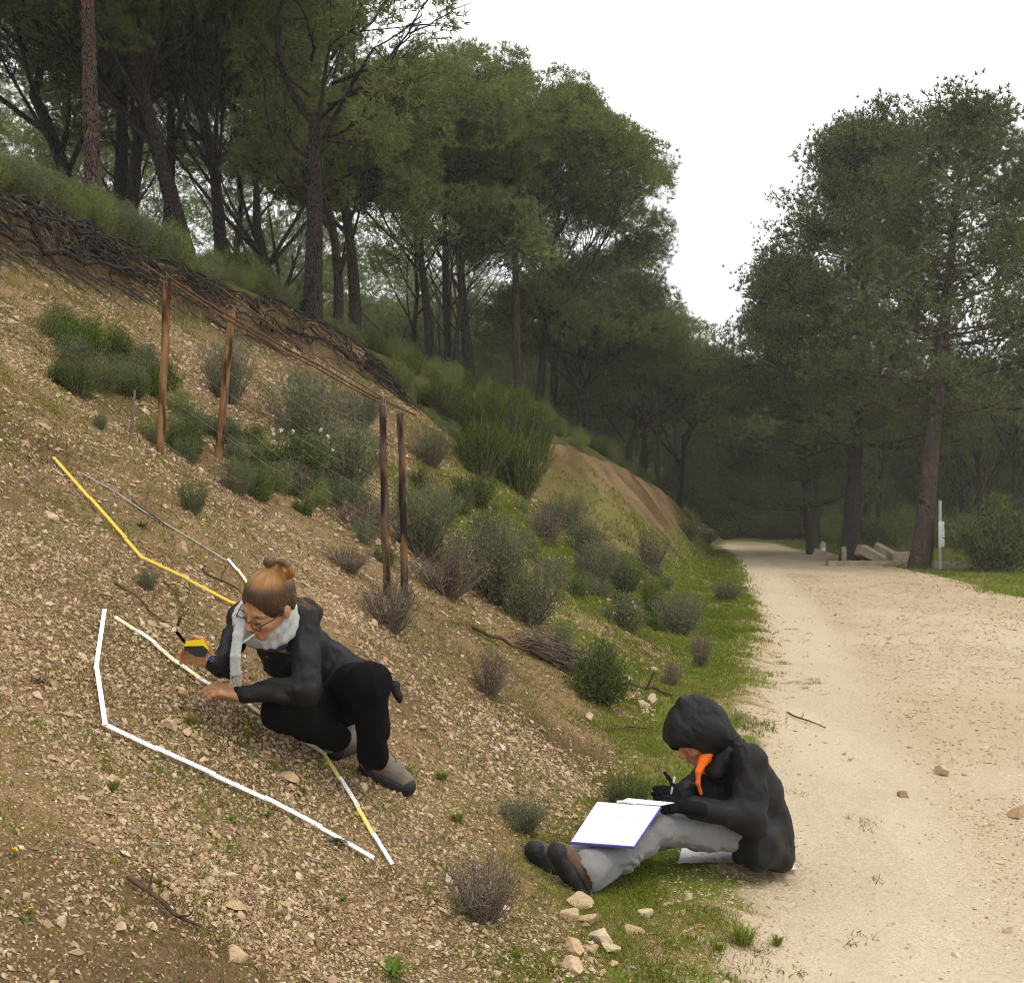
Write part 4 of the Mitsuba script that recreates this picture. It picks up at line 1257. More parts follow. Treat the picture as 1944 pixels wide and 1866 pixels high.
    F = Field(neck - .22, neck + .22, 0.006)
    ring = [W(521, 1184, 4.26) + (e1 * math.cos(a) + e2 * math.sin(a)) * .098 for a in np.linspace(0, 2 * np.pi, 20)]
    F.chain(ring, [.022] * 20, 0.01)
    put(key + '__collar', F.mesh(1), 'purple_fleece', True)
    # boots
    for i, (an, hl, to) in enumerate(((anL, heelL, toeL), (anR, heelR, toeR))):
        d = unit((to - hl) * [1, 1, 1])
        n_ = normal_at(hl[0], hl[1])
        up = unit(n_ - d * (n_ @ d))
        hl = (hl + to) / 2 - d * .115 + up * .012
        side = np.cross(up, d)
        P = lambda a, b, c=0: hl + d * a + up * b + side * c
        lo, hi = span([P(0, 0), P(.27, .1), an], 0.12)
        F = Field(lo, hi, 0.0045)
        F.chain([an, P(.055, .06), P(.12, .055), P(.20, .032), P(.235, .026)], [.040, .046, .045, .038, .030], 0.02)
        F.bone(P(.03, .045), P(.045, .07), .040, .042, 0.02)
        F.wrinkle(.002, 40, 8)
        bt = put(f'{key}__boot', F.mesh(1), 'beige_suede', True)
        F = Field(lo, hi, 0.0045)
        for c in (-.018, .018):
            F.chain([P(.02, .008, c), P(.12, .010, c * 1.2), P(.22, .010, c)], [.026, .028, .028], 0.015)
        F.bone(P(.218, .024, -.018), P(.218, .024, .018), .038, .038, 0.012)
        F.bone(P(.015, .022), P(.015, .05), .036, .030, 0.012)
        F.cut_plane(P(0, .060), up)
        put(f'{bt}__sole', F.mesh(1), 'black_rubber', True)
        lace = [tube(np.array([P(.10 + .022 * j, .098 - .012 * j, -.022), P(.105 + .022 * j, .104 - .012 * j, 0), P(.10 + .022 * j, .098 - .012 * j, .022)]), .003, 5) for j in range(4)]
        put(f'{bt}__lace', join(lace), 'black_fleece', True)
    tag(key, 'crouching person in black with grey scarf, glasses and hair bun, measuring on the slope', 'person')
    # what the person holds
    ck = fresh('cigarette')
    a = L(.010, -.100, -.064)
    b = a + np.array([-.060, -.018, -.044])
    put(ck + '__paper', tube(np.array([a + (b - a) * .28, b]), .0040, 8), 'white_paper', True)
    put(ck + '__filter', tube(np.array([a, a + (b - a) * .28]), .0041, 8), 'white_paper', True)
    tag(ck, 'white cigarette between the lips of the crouching person', 'cigarette')
    return dict(tipR=tipR, tipL=tipL, wrR=wrR, key=key)


CROUCH = crouching_person()


# ---------------------------------------------------------------- the seated person
def seated_person():
    W = lambda px, py, y: at(px, py, y * 1.032)
    key = fresh('person')
    hips = W(1432, 1582, 5.03)
    mid, chest, neck = W(1420, 1510, 5.03), W(1400, 1445, 5.03), W(1352, 1404, 5.02)
    hipN, hipF = W(1428, 1580, 4.93), W(1420, 1572, 5.14)
    knN, anN = W(1250, 1574, 4.76), W(1118, 1655, 4.50)
    knF, anF = W(1238, 1576, 4.97), W(1082, 1640, 4.66)
    shN, elN, wrN = W(1424, 1446, 4.86), W(1424, 1552, 4.76), W(1308, 1532, 4.72)
    shF, elF, wrF = W(1372, 1444, 5.18), W(1312, 1500, 5.12), W(1290, 1516, 4.92)
    head = W(1324, 1396, 4.98)
    R = Rotation.from_euler('z', -76, degrees=True).as_matrix() @ Rotation.from_euler('x', 36, degrees=True).as_matrix()
    lo, hi = span([hips, chest, knN, anN, knF, anF, shN, elN, wrN, shF, wrF, head, W(1255, 1500, 4.7), W(1040, 1640, 4.6)], 0.15)
    F = Field(lo, hi, 0.0058)
    L = face(F, head, R, 1.02)
    F.chain([L(0, .03, -.07), neck, chest, mid, hips], [.056, .062, .09, .095, .085], 0.04)
    F.chain([chest, shN, elN, wrN], [.06, .05, .038, .026], 0.03)
    F.chain([chest, shF, elF, wrF], [.06, .05, .038, .026], 0.03)
    F.chain([hipN, knN, anN, anN + [-.03, 0, -.05]], [.070, .055, .040, .036], 0.03)
    F.chain([hipF, knF, anF, anF + [-.03, 0, -.05]], [.070, .055, .040, .036], 0.03)
    v, f = F.mesh(1)
    q = (v - head) @ R
    lips = np.exp(-((q[:, 0] / .024) ** 2 + ((q[:, 2] + .064) / .010) ** 2 + ((q[:, 1] + .1) / .018) ** 2) * 1.2)
    put(key + '__body', (v, f), 'skin', True, uv=np.stack([0.25 + lips * 0.5, 0 * lips], 1))
    # gloved hands
    for n, (wr, to, back, curls, sd) in enumerate(((wrF, W(1268, 1506, 4.86) - wrF, [-.3, -.8, .5], [(.7, .9, .6), (1.0, 1.2, .7), (1.1, 1.2, .7), (1.2, 1.2, .7)], 1), (wrN, W(1280, 1528, 4.74) - wrN, [-.1, -.9, .4], [(.4, .6, .4)] * 4, 1))):
        F = Field(*span([wr, wr + unit(to) * .2], .13), 0.0045)
        F.bone(wr - unit(to) * .05, wr + unit(to) * .02, .034, .030, 0.02)
        tips = hand(F, wr, to, back, curls, (0.1, 0.1, 0.3), sd, 0.98, .03, .0125)
        F.wrinkle(.0012, 40, 3)
        put(key + '__glove', F.mesh(1), 'black_fleece', True)
        if n == 0:
            hold = tips
    # trousers
    F = Field(*span([hips, knN, anN, knF, anF], 0.26), 0.0072)
    F.chain([hipN, (hipN + knN) / 2, knN, (knN + anN) / 2, anN], [.108, .102, .082, .090, .094], 0.03)
    F.chain([hipF, (hipF + knF) / 2, knF, (knF + anF) / 2, anF], [.108, .100, .082, .088, .090], 0.03)
    F.egg(hips, (.11, .15, .10), np.eye(3), 0.04)
    F.wrinkle(.018, 7.5, 77, (.8, 1, 1.1), 2)
    F.wrinkle(.0045, 22, 71, (1, 1, 1), 2)
    for k, a in ((knN, anN), (knF, anF)):
        d = unit(a - k)
        F.bone(a + d * .055, a + d * .2, .066, .08, 0.008, True)
    put(key + '__trousers', F.mesh(1), 'grey_trousers', True)
    # loose jacket: shoulders, sleeves, skirt spread on the ground
    F = Field(*span([hips, chest, shN, elN, wrN, shF, wrF, W(1505, 1655, 5.0), W(1318, 1310, 5.0)], 0.2), 0.0068)
    F.chain([W(1444, 1588, 5.02), W(1430, 1520, 5.02), W(1408, 1462, 5.02), W(1372, 1412, 5.02)], [.150, .145, .128, .085], 0.05)
    hem = [W(1404, 1622, 4.84), W(1440, 1630, 4.80), W(1486, 1632, 4.94), W(1488, 1624, 5.12), W(1450, 1606, 5.22)]
    F.chain(hem, [.048, .060, .044, .050, .055], 0.06)
    F.chain([W(1406, 1580, 4.88), W(1440, 1590, 4.86), W(1468, 1592, 4.98)], [.070, .085, .08], 0.06)
    F.chain([W(1470, 1560, 5.02), W(1478, 1622, 5.0)], [.09, .070], 0.05)
    F.chain([chest, shN, (shN + elN) / 2, elN, W(1320, 1534, 4.73)], [.08, .088, .084, .082, .056], 0.035)
    F.chain([chest, shF, elF, W(1300, 1512, 4.95)], [.08, .080, .070, .055], 0.03)
    F.bone(W(1352, 1452, 5.03), W(1356, 1525, 5.03), .085, .09, 0.03)
    F.bone(W(1372, 1424, 4.94), W(1358, 1462, 4.93), .050, .055, 0.03)
    F.wrinkle(.014, 5.5, 41, (1, 1, .5), 2)
    F.wrinkle(.0035, 20, 45, (1, 1, .5), 2)
    gz = float(ground(hips[0], hips[1]))
    F.cut_plane([0, 0, gz + .004], [0, 0, -1.0])
    put(key + '__jacket', F.mesh(1), 'black_rain_jacket', True)
    hc = W(1320, 1372, 4.99)
    f_ = R @ np.array([0, -1, 0.0])
    lat = R @ np.array([1.0, 0, 0])
    F = Field(hc - .27, hc + .28, 0.005)
    F.egg(hc + [.004, 0, .0], (.138, .130, .140), np.eye(3), 0.02)
    F.egg(hc + [.035, 0, -.03], (.125, .13, .12), np.eye(3), 0.05)
    F.bone(hc + [.05, 0, -.06], W(1385, 1420, 5.02), .115, .085, 0.06)
    F.bone(hc + [-.075, -.06, -.035], hc + [-.075, .07, -.045], .070, .068, 0.06)      # drooping peak
    F.bone(hc + [-.10, .07, -.075], hc + [-.085, .07, -.12], .040, .030, 0.03)
    F.wrinkle(.009, 7, 61, (1, .6, 1), 2)
    F.wrinkle(.002, 24, 63, (1, 1, 1), 2)
    F.egg(hc + [-.004, 0, -.016], (.112, .110, .118), np.eye(3), 0.012, True)
    o = hc + np.array([-.055, -.02, -.14])
    F.bone(o, o + np.array([-.10, -.05, -.12]), .085, .14, 0.015, True)
    F.bone(o + [.02, -.06, -.015], o + [-.05, -.20, -.06], .060, .10, 0.015, True)
    put(key + '__hood', F.mesh(1), 'black_rain_jacket', True)
    # orange fleece round face and neck, showing down the open zip
    F = Field(head - .24, head + .2, 0.005)
    F.egg(L(0, .018, .02), (.088, .106, .112), R, 0.01)
    F.bone(L(0, .0, -.095), W(1338, 1432, 4.95), .066, .045, 0.03)
    F.bone(L(0, -.03, -.105), L(0, -.035, -.13), .060, .06, 0.03)
    F.egg(L(0, -.10, -.005), (.066, .075, .098), R, 0.012, True)
    F.wrinkle(.004, 22, 9)
    put(key + '__fleece_hood', F.mesh(1), 'orange_fleece', True)
    z = [W(1346, 1426, 4.92), W(1335, 1444, 4.89), W(1326, 1464, 4.86), W(1325, 1486, 4.85), W(1331, 1506, 4.86)]
    F = Field(*span(z, .06), 0.004)
    F.chain(z, [.026, .022, .014, .009, .008], 0.012)
    put(key + '__zip_lining', F.mesh(1), 'orange_fleece', True)
    # boots, toes up
    for i, (an, hp, tp, y) in enumerate(((anN, (1102, 1698), (1046, 1614), 4.47), (anF, (1062, 1688), (1012, 1622), 4.60))):
        hl, to = W(hp[0], hp[1], y), W(tp[0], tp[1], y - .03)
        d = unit(to - hl)
        up = unit(an - hl - d * ((an - hl) @ d))
        side = np.cross(up, d)
        hl = hl - d * .02
        P = lambda a, b, c=0: hl + d * a + up * b + side * c
        lo, hi = span([P(0, 0), P(.27, .1), an], 0.12)
        F = Field(lo, hi, 0.0048)
        F.chain([an, P(.05, .08), P(.10, .062), P(.19, .040), P(.225, .034)], [.05, .050, .048, .040, .034], 0.02)
        F.bone(P(.02, .04), P(.04, .09), .040, .044, 0.02)
        F.wrinkle(.002, 40, 8)
        bt = put(f'{key}__boot', F.mesh(1), 'brown_leather', True)
        F = Field(lo, hi, 0.0048)
        for c in (-.018, .018):
            F.chain([P(.012, .006, c), P(.12, .008, c * 1.3), P(.225, .010, c)], [.030, .031, .031], 0.015)
        F.bone(P(.228, .024, -.016), P(.228, .024, .016), .034, .034, 0.012)
        F.wrinkle(.003, 45, 18)
        put(f'{bt}__sole', F.mesh(1), 'black_rubber', True)
        lace = [tube(np.array([P(.085 + .022 * j, .108 - .012 * j, -.024), P(.09 + .022 * j, .115 - .012 * j, 0), P(.085 + .022 * j, .108 - .012 * j, .024)]), .003, 5) for j in range(4)]
        put(f'{bt}__lace', join(lace), 'black_rubber', True)
    tag(key, 'seated person in black hooded jacket and grey trousers with a board on the knees', 'person')
    # drawing board with paper
    bk = fresh('drawing_board')
    c = [W(1082, 1598, 4.54), W(1204, 1607, 4.44), W(1256, 1530, 4.69), W(1133, 1521, 4.80)]
    n_ = unit(np.cross(c[1] - c[0], c[3] - c[0]))
    slab = lambda q, t0, t1: trimesh.Trimesh(np.vstack([[p + n_ * t0 for p in q], [p + n_ * t1 for p in q]]), [[0, 2, 1], [0, 3, 2], [4, 5, 6], [4, 6, 7], [0, 1, 5], [0, 5, 4], [1, 2, 6], [1, 6, 5], [2, 3, 7], [2, 7, 6], [3, 0, 4], [3, 4, 7]], process=False)
    m = np.mean(c, 0)
    put(bk + '__board', slab(c, -.010, -.001), 'blue_plastic')
    put(bk + '__paper', slab([m + (p - m) * .975 for p in c], -.0005, .0012), 'white_paper')
    u_, v_ = unit(c[1] - c[0]), unit(c[3] - c[0])
    wl, hl_ = np.linalg.norm(c[1] - c[0]), np.linalg.norm(c[3] - c[0])
    g = np.random.default_rng(2)
    ink = []
    for r_ in range(15):
        x0 = .05
        while x0 < .9:
            x1 = min(.93, x0 + g.uniform(.03, .12))
            if g.random() < .72:
                q = c[0] + (c[3] - c[0]) * (.08 + .056 * r_ + g.normal() * .002)
                lo_, hi_ = q + (c[1] - c[0]) * x0, q + (c[1] - c[0]) * x1
                ink.append((np.array([lo_, hi_, hi_ + v_ * .0022, lo_ + v_ * .0022]) + n_ * .0015, np.array([[0, 1, 2], [0, 2, 3]])))
            x0 = x1 + .012
    put(bk + '__writing', join(ink), 'pencil_grey')
    cov = [c[2] + (c[3] - c[2]) * .66, c[2], c[2] + [.06, .03, .004], c[2] + (c[3] - c[2]) * .6 + [.03, .05, .006]]
    put(bk + '__cover', slab(cov, .002, .005), 'white_plastic')
    clip = [c[3] + (c[2] - c[3]) * .32, c[3] + (c[2] - c[3]) * .62]
    put(bk + '__clip', tube(np.array([clip[0] + n_ * .006, (clip[0] + clip[1]) / 2 + n_ * .010, clip[1] + n_ * .006]), .006, 8), 'white_plastic', True)
    labels[bk + '__writing'] = {'kind': 'stuff'}
    tag(bk, 'blue edged drawing board with a white paper sheet on the knees of the seated person', 'clipboard')
    # pen
    pk = fresh('pen')
    a, b = W(1274, 1506, 4.82), W(1281, 1474, 4.80)
    put(pk + '__barrel', tube(np.array([a, b]), .0045, 8), 'white_plastic', True)
    put(pk + '__tip', tube(np.array([a, a + (a - b) * .12]), [.004, .001], 8), 'blue_plastic', True)
    tag(pk, 'white pen upright in the black glove of the seated person', 'pen')
    # plastic sheet sat upon
    xs, ys = np.meshgrid(np.linspace(0, 1, 40), np.linspace(0, 1, 24), indexing='ij')
    A, B, C, D = [hit(*p) for p in ((1286, 1650), (1514, 1660), (1482, 1606), (1296, 1606))]
    b2 = ((1 - xs) * (1 - ys))[..., None] * A + (xs * (1 - ys))[..., None] * B + (xs * ys)[..., None] * C + ((1 - xs) * ys)[..., None] * D
    b2[..., 2] = ground(b2[..., 0], b2[..., 1]) + .012 + .014 * (meshkit.fbm(b2 * 9, 3, 4) - .3) + .012 * np.clip(1 - ys * 5, 0, 1)
    i, j = np.meshgrid(np.arange(39), np.arange(23), indexing='ij')
    q = np.stack([i * 24 + j, (i + 1) * 24 + j, (i + 1) * 24 + j + 1, i * 24 + j + 1], -1).reshape(-1, 4)
    sk = put('plastic_sheet', (b2.reshape(-1, 3), q), 'white_plastic', True)
    tag(sk, 'crumpled white plastic sheet under the seated person', 'plastic sheet')


scene['pencil_grey'] = diffuse((0.60, 0.60, 0.62), True)
seated_person()
# ---------------------------------------------------------------- the fenced plot
def fence():
    key = fresh('wire_fence')
    posts = [((300, 858), (316, 528), .026, 'rust_wood'), ((411, 868), (437, 588), .026, 'rust_wood'), ((734, 1135), (724, 770), .025, 'weathered_wood'), ((768, 1135), (758, 786), .024, 'weathered_wood')]
    tops, feet = [], []
    for (b, t, r, m) in posts:
        P = hit(*b)
        Q = at(t[0], t[1], P[1] + .05)
        tops.append(Q)
        feet.append(P)
        n = 14
        c = np.linspace(0, 1, n)[:, None] * (Q - P + [0, 0, .12]) + P - [0, 0, .12]
        c[:, :2] += np.stack([meshkit.noise(c * 4, 3), meshkit.noise(c * 4, 5)], 1) * .012
        rr = r * P[1] / 7.4 * (1 + .12 * (meshkit.noise(c * 7, 8) - .5)) * np.linspace(1.06, .94, n)
        put(key + '__post', tube(c, rr, 12), m, True)
    a0, a1, b0, b1 = tops
    up = np.array([0, 0, .015])
    rails = [(at(268, 500, a0[1] + .3), b0 + up, .008), (a0 + up, b1 + [.12, -.05, -.02], .008), (at(418, 545, a1[1] + .1), b1 + up + [.05, 0, 0], .006)]
    for A, B, r in rails:
        c = np.linspace(0, 1, 16)[:, None] * (B - A) + A
        c += (meshkit.noise(c * 3, 2)[:, None] - .5) * .02 + np.array([0, 0, -.035]) * np.sin(np.pi * np.linspace(0, 1, 16))[:, None]
        put(key + '__rail', tube(c, np.linspace(r * 1.15, r * .85, 16), 8), 'rail_wood', True)
    # wires from post to post, and the mesh of their uprights
    for j in range(7):
        f = .08 + .13 * j
        for (p, q) in ((0, 2), (1, 3)):
            A = feet[p] + (tops[p] - feet[p]) * f
            B = feet[q] + (tops[q] - feet[q]) * f
            if p == 0 and j % 2:
                continue
            c = np.linspace(0, 1, 22)[:, None] * (B - A) + A
            c[:, 2] -= .05 * np.sin(np.pi * np.linspace(0, 1, 22)) * (1 + .3 * rng.normal())
            put(key + '__wire', tube(c, .0007, 4), 'wire', True)
    st, tie = [], []
    for p, q in ((1, 3),):
        for t in np.linspace(.03, .97, 14):
            A = feet[p] * (1 - t) + feet[q] * t
            B = tops[p] * (1 - t) + tops[q] * t
            st.append(tube(np.array([A + (B - A) * .08, A + (B - A) * .45 + rng.normal(size=3) * .01, A + (B - A) * .86]), .0005, 3))
    put(key + '__upright_wires', join(st), 'wire', True)
    labels[key + '__upright_wires'] = {'kind': 'stuff'}
    for Q in (a1, a0, b0, b1):
        for _ in range(5):
            d = unit(rng.normal(size=3))
            tie.append(tube(bezier(Q - d * .05, Q + rng.normal(size=3) * .06, Q + d * .08 + [.04, 0, -.02], 8), .0016, 4))
    put(key + '__tie_wire', join(tie), 'wire', True)
    labels[key + '__tie_wire'] = {'kind': 'stuff'}
    tag(key, 'old fence of four rough wooden posts, sloping rails and thin wire', 'fence')
    # thin stake left of the fence
    P = hit(246, 838)
    k = put('stake', tube(np.array([P - [0, 0, .1], P + (at(250, 790, P[1]) - P) * 1.0 + [.005, 0, 0], at(256, 740, P[1])]), [.010, .010, .008], 8), 'dead_twig', True)
    tag(k, 'thin grey stake standing alone on the slope left of the fence posts', 'stake')


scene['rust_wood'] = bumped(diffuse(lambda p, n, uv: mix((0.045, 0.022, 0.012), mix((0.20, 0.105, 0.042), (0.30, 0.19, 0.095), noise(p.x * 20, p.y * 20, p.z * 5)), smoothstep(0.28, 0.62, fbm(p.x * 24, p.y * 24, p.z * 4.5)))), lambda p, n, uv: fbm(p.x * 60, p.y * 60, p.z * 9), 0.006)
scene['weathered_wood'] = bumped(diffuse(lambda p, n, uv: mix((0.030, 0.022, 0.018), mix((0.115, 0.085, 0.066), (0.20, 0.105, 0.045), smoothstep(.5, .75, noise(p.x * 12, p.y * 12, p.z * 3.5))), smoothstep(0.3, 0.65, fbm(p.x * 24, p.y * 24, p.z * 4.5)))), lambda p, n, uv: fbm(p.x * 60, p.y * 60, p.z * 9), 0.006)
scene['rail_wood'] = diffuse(lambda p, n, uv: mix((0.05, 0.03, 0.02), (0.19, 0.105, 0.06), fbm(p.x * 30, p.y * 30, p.z * 30)))
scene['wire'] = {'type': 'principled', 'base_color': {'type': 'rgb', 'value': [.30, .29, .27]}, 'metallic': .3, 'roughness': .45}
fence()

# ---------------------------------------------------------------- folding rulers laid out round the sampled plot
scene['ruler_white'] = diffuse((0.80, 0.80, 0.78), False, 0.45, 0.4)
scene['ruler_yellow'] = diffuse((0.72, 0.47, 0.035), False, 0.45, 0.4)
scene['ruler_pale_yellow'] = diffuse((0.72, 0.63, 0.16), False, 0.45, 0.4)
scene['ruler_cream'] = diffuse((0.72, 0.68, 0.44), False, 0.45, 0.4)
scene['steel'] = {'type': 'roughconductor', 'alpha': 0.25}


def ruler(px, mats, label, width=.017, marks=False, lift=.012, face_cam=.5):
    key = fresh('folding_ruler')
    P = [hit(*p) for p in px]
    N = [normal_at(p[0], p[1], .1) for p in P]
    P = [p + n * lift for p, n in zip(P, N)]
    for i in range(len(P) - 1):
        a, b = P[i], P[i + 1]
        d = unit(b - a)
        n = unit((N[i] + N[i + 1]) / 2 * (1 - face_cam) + face_cam * unit(np.array([0, -1, .5])))
        n = unit(n - d * (n @ d))
        s = np.cross(n, d)
        o = n * .0032 * (i % 2) + s * .002 * (i % 2)
        a, b = a - d * .008 + o, b + d * .008 + o
        q = [a - s * width / 2, b - s * width / 2, b + s * width / 2, a + s * width / 2]
        v = np.vstack([[p for p in q], [p + n * .0030 for p in q]])
        m = trimesh.Trimesh(v, [[0, 2, 1], [0, 3, 2], [4, 5, 6], [4, 6, 7], [0, 1, 5], [0, 5, 4], [1, 2, 6], [1, 6, 5], [2, 3, 7], [2, 7, 6], [3, 0, 4], [3, 4, 7]], process=False)
        sk = put(key + '__segment', m, mats[i % len(mats)])
        put(sk + '__rivet', (tube(np.array([b - d * .011 + n * .003, b - d * .011 + n * .0042]), .0042, 8)), 'steel')
        if marks:
            L = np.linalg.norm(b - a)
            t = []
            for k in range(1, int(L / .01)):
                c = a + d * (.01 * k) + n * .0031
                w = width * (.48 if k % 5 == 0 else .26)
                e = [c - s * width / 2 - d * .0007, c - s * width / 2 + d * .0007, c - s * (width / 2 - w) + d * .0007, c - s * (width / 2 - w) - d * .0007]
                t.append((np.vstack([e, [p + n * .0003 for p in e]]), np.array([[4, 5, 6], [4, 6, 7], [0, 1, 5], [0, 5, 4], [2, 3, 7], [2, 7, 6]])))
            if t:
                put(sk + '__marks', join(t), 'black_plastic')
    tag(key, label, 'ruler')


ruler([(194, 1166), (177, 1277), (191, 1383), (292, 1431), (397, 1478), (500, 1525), (600, 1578), (700, 1635)], ['ruler_white'], 'white folding ruler with a sharp corner lying lowest on the slope', .016, True, .020)
ruler([(218, 1179), (260, 1206), (288, 1226), (330, 1262), (372, 1292), (420, 1318), (470, 1345), (532, 1388), (612, 1437), (642, 1484), (674, 1535), (706, 1592), (738, 1645)], ['ruler_cream', 'ruler_white', 'ruler_cream', 'ruler_cream', 'ruler_white', 'ruler_cream', 'ruler_cream', 'ruler_cream', 'ruler_pale_yellow', 'ruler_white', 'ruler_pale_yellow', 'ruler_white'], 'folding ruler in yellow and white lengths running under the hand of the crouching person', .0155, True, .014)
ruler([(98, 876), (166, 953), (232, 1028), (266, 1067), (350, 1106), (438, 1152), (470, 1170)], ['ruler_yellow'], 'deep yellow folding ruler with a bend lying above the crouching person', .016, True, .022)
ruler([(432, 1066), (450, 1087), (468, 1113), (490, 1145)], ['ruler_white', 'ruler_cream'], 'short end of a pale folding ruler behind the head of the crouching person', .014, True)
P = [hit(*p) for p in ((155, 903), (215, 935), (270, 973), (330, 1008), (385, 1040), (430, 1068))]
k = put('measuring_cord', tube(np.array([p + [0, 0, .012] for p in P]), .0042, 6), 'scarf_wool', True)
tag(k, 'thin off white cord stretched down the slope above the yellow ruler', 'cord')


# tape measure in the raised hand
def tape_measure():
    key = fresh('tape_measure')
    y = 3.98
    W = lambda x, yy, d=0: at(x, yy, y + d)
    prof = [(349, 1224), (354, 1216), (386, 1213), (397, 1232), (391, 1246), (372, 1244), (350, 1231)]
    front = [W(*p) for p in prof]
    back = [W(*p, .036) for p in prof]
    n = len(front)

    def prism(A, B, s0=1.0):
        c = np.mean(A, 0)
        v = np.vstack([A, B])
        f = [[0, i + 1, i] for i in range(1, n - 1)] + [[n, n + i, n + i + 1] for i in range(1, n - 1)]
        for i in range(n):
            j = (i + 1) % n
            f += [[i, j, n + j], [i, n + j, n + i]]
        return trimesh.Trimesh(v, f, process=False)

    put(key + '__case', prism(front, back), 'yellow_plastic')
    c = np.mean(front, 0)
    inner = [c + (p - c) * .95 + [0, 0, -.004] for p in front]
    for i in (1, 2):
        inner[i] = inner[i] - [0, 0, .018]
    put(key + '__grip', prism([p + [0, -.005, 0] for p in inner], [p + [0, .002, 0] for p in inner]), 'black_rubber')
    a, b = W(352, 1221, .018), W(331, 1195, -.02)
    d, s = unit(b - a), unit(np.cross(b - a, [0, 1, -.3]))
    s = np.cross(d, unit(np.cross(d, [0, 1, .2])))
    q = [a - s * .012, b - s * .012, b + s * .012, a + s * .012]
    nn = unit(np.cross(d, s)) * .001
    put(key + '__blade', trimesh.Trimesh(np.vstack([q, [p + nn for p in q]]), [[0, 1, 2], [0, 2, 3], [4, 6, 5], [4, 7, 6], [0, 1, 5], [0, 5, 4], [2, 3, 7], [2, 7, 6], [1, 2, 6], [1, 6, 5]], process=False), 'yellow_plastic')
    put(key + '__end_hook', trimesh.creation.box((.016, .008, .014), transform=trimesh.transformations.translation_matrix(b)), 'steel')
    st = np.array([W(393, 1240, .01), W(396, 1249), W(403, 1256), W(406, 1251), W(402, 1247)])
    put(key + '__wrist_strap', tube(st, .0028, 6), 'blue_plastic', True)
    tag(key, 'yellow tape measure with black grip held in the raised hand of the crouching person', 'tape measure')


tape_measure()


# ---------------------------------------------------------------- single stones
def rock(px, py, wpx, hpx, label, pale=.8, seed=0, tone=.3):
    pale, wpx, hpx = pale * .9, wpx * 1.15, hpx * 1.15
    P = hit(px, py)
    s = P[1] / FOC
    g = np.random.default_rng(seed + int(px))
    m = trimesh.creation.icosphere(subdivisions=2)
    v = np.array(m.vertices)
    for _ in range(12):                                                  # chipped faces
        d = unit(g.normal(size=3))
        c = g.uniform(.32, .7)
        t = np.maximum(v @ d - c, 0)
        v = v - t[:, None] * d
    v *= (1 + .25 * (meshkit.fbm(v * 2.2, 3, seed) - .5))[:, None]
    v = v * np.array([wpx * s / 1.35, wpx * s / 1.35 * g.uniform(.7, 1), hpx * s / 1.2])
    R = Rotation.from_euler('xyz', [g.normal() * .2, .35 if P[0] < toe_x(P[1]) else 0, g.uniform(-.5, .5)]).as_matrix()
    v = v @ R.T + P + normal_at(P[0], P[1]) * hpx * s * .22
    k = fresh('stone')
    scene[k] = mikit.ply((v, np.array(m.faces)), 'stone', smooth=False, uv=np.tile([[pale, tone]], (len(v), 1)))
    tag(k, label, 'stone', 'single stones')


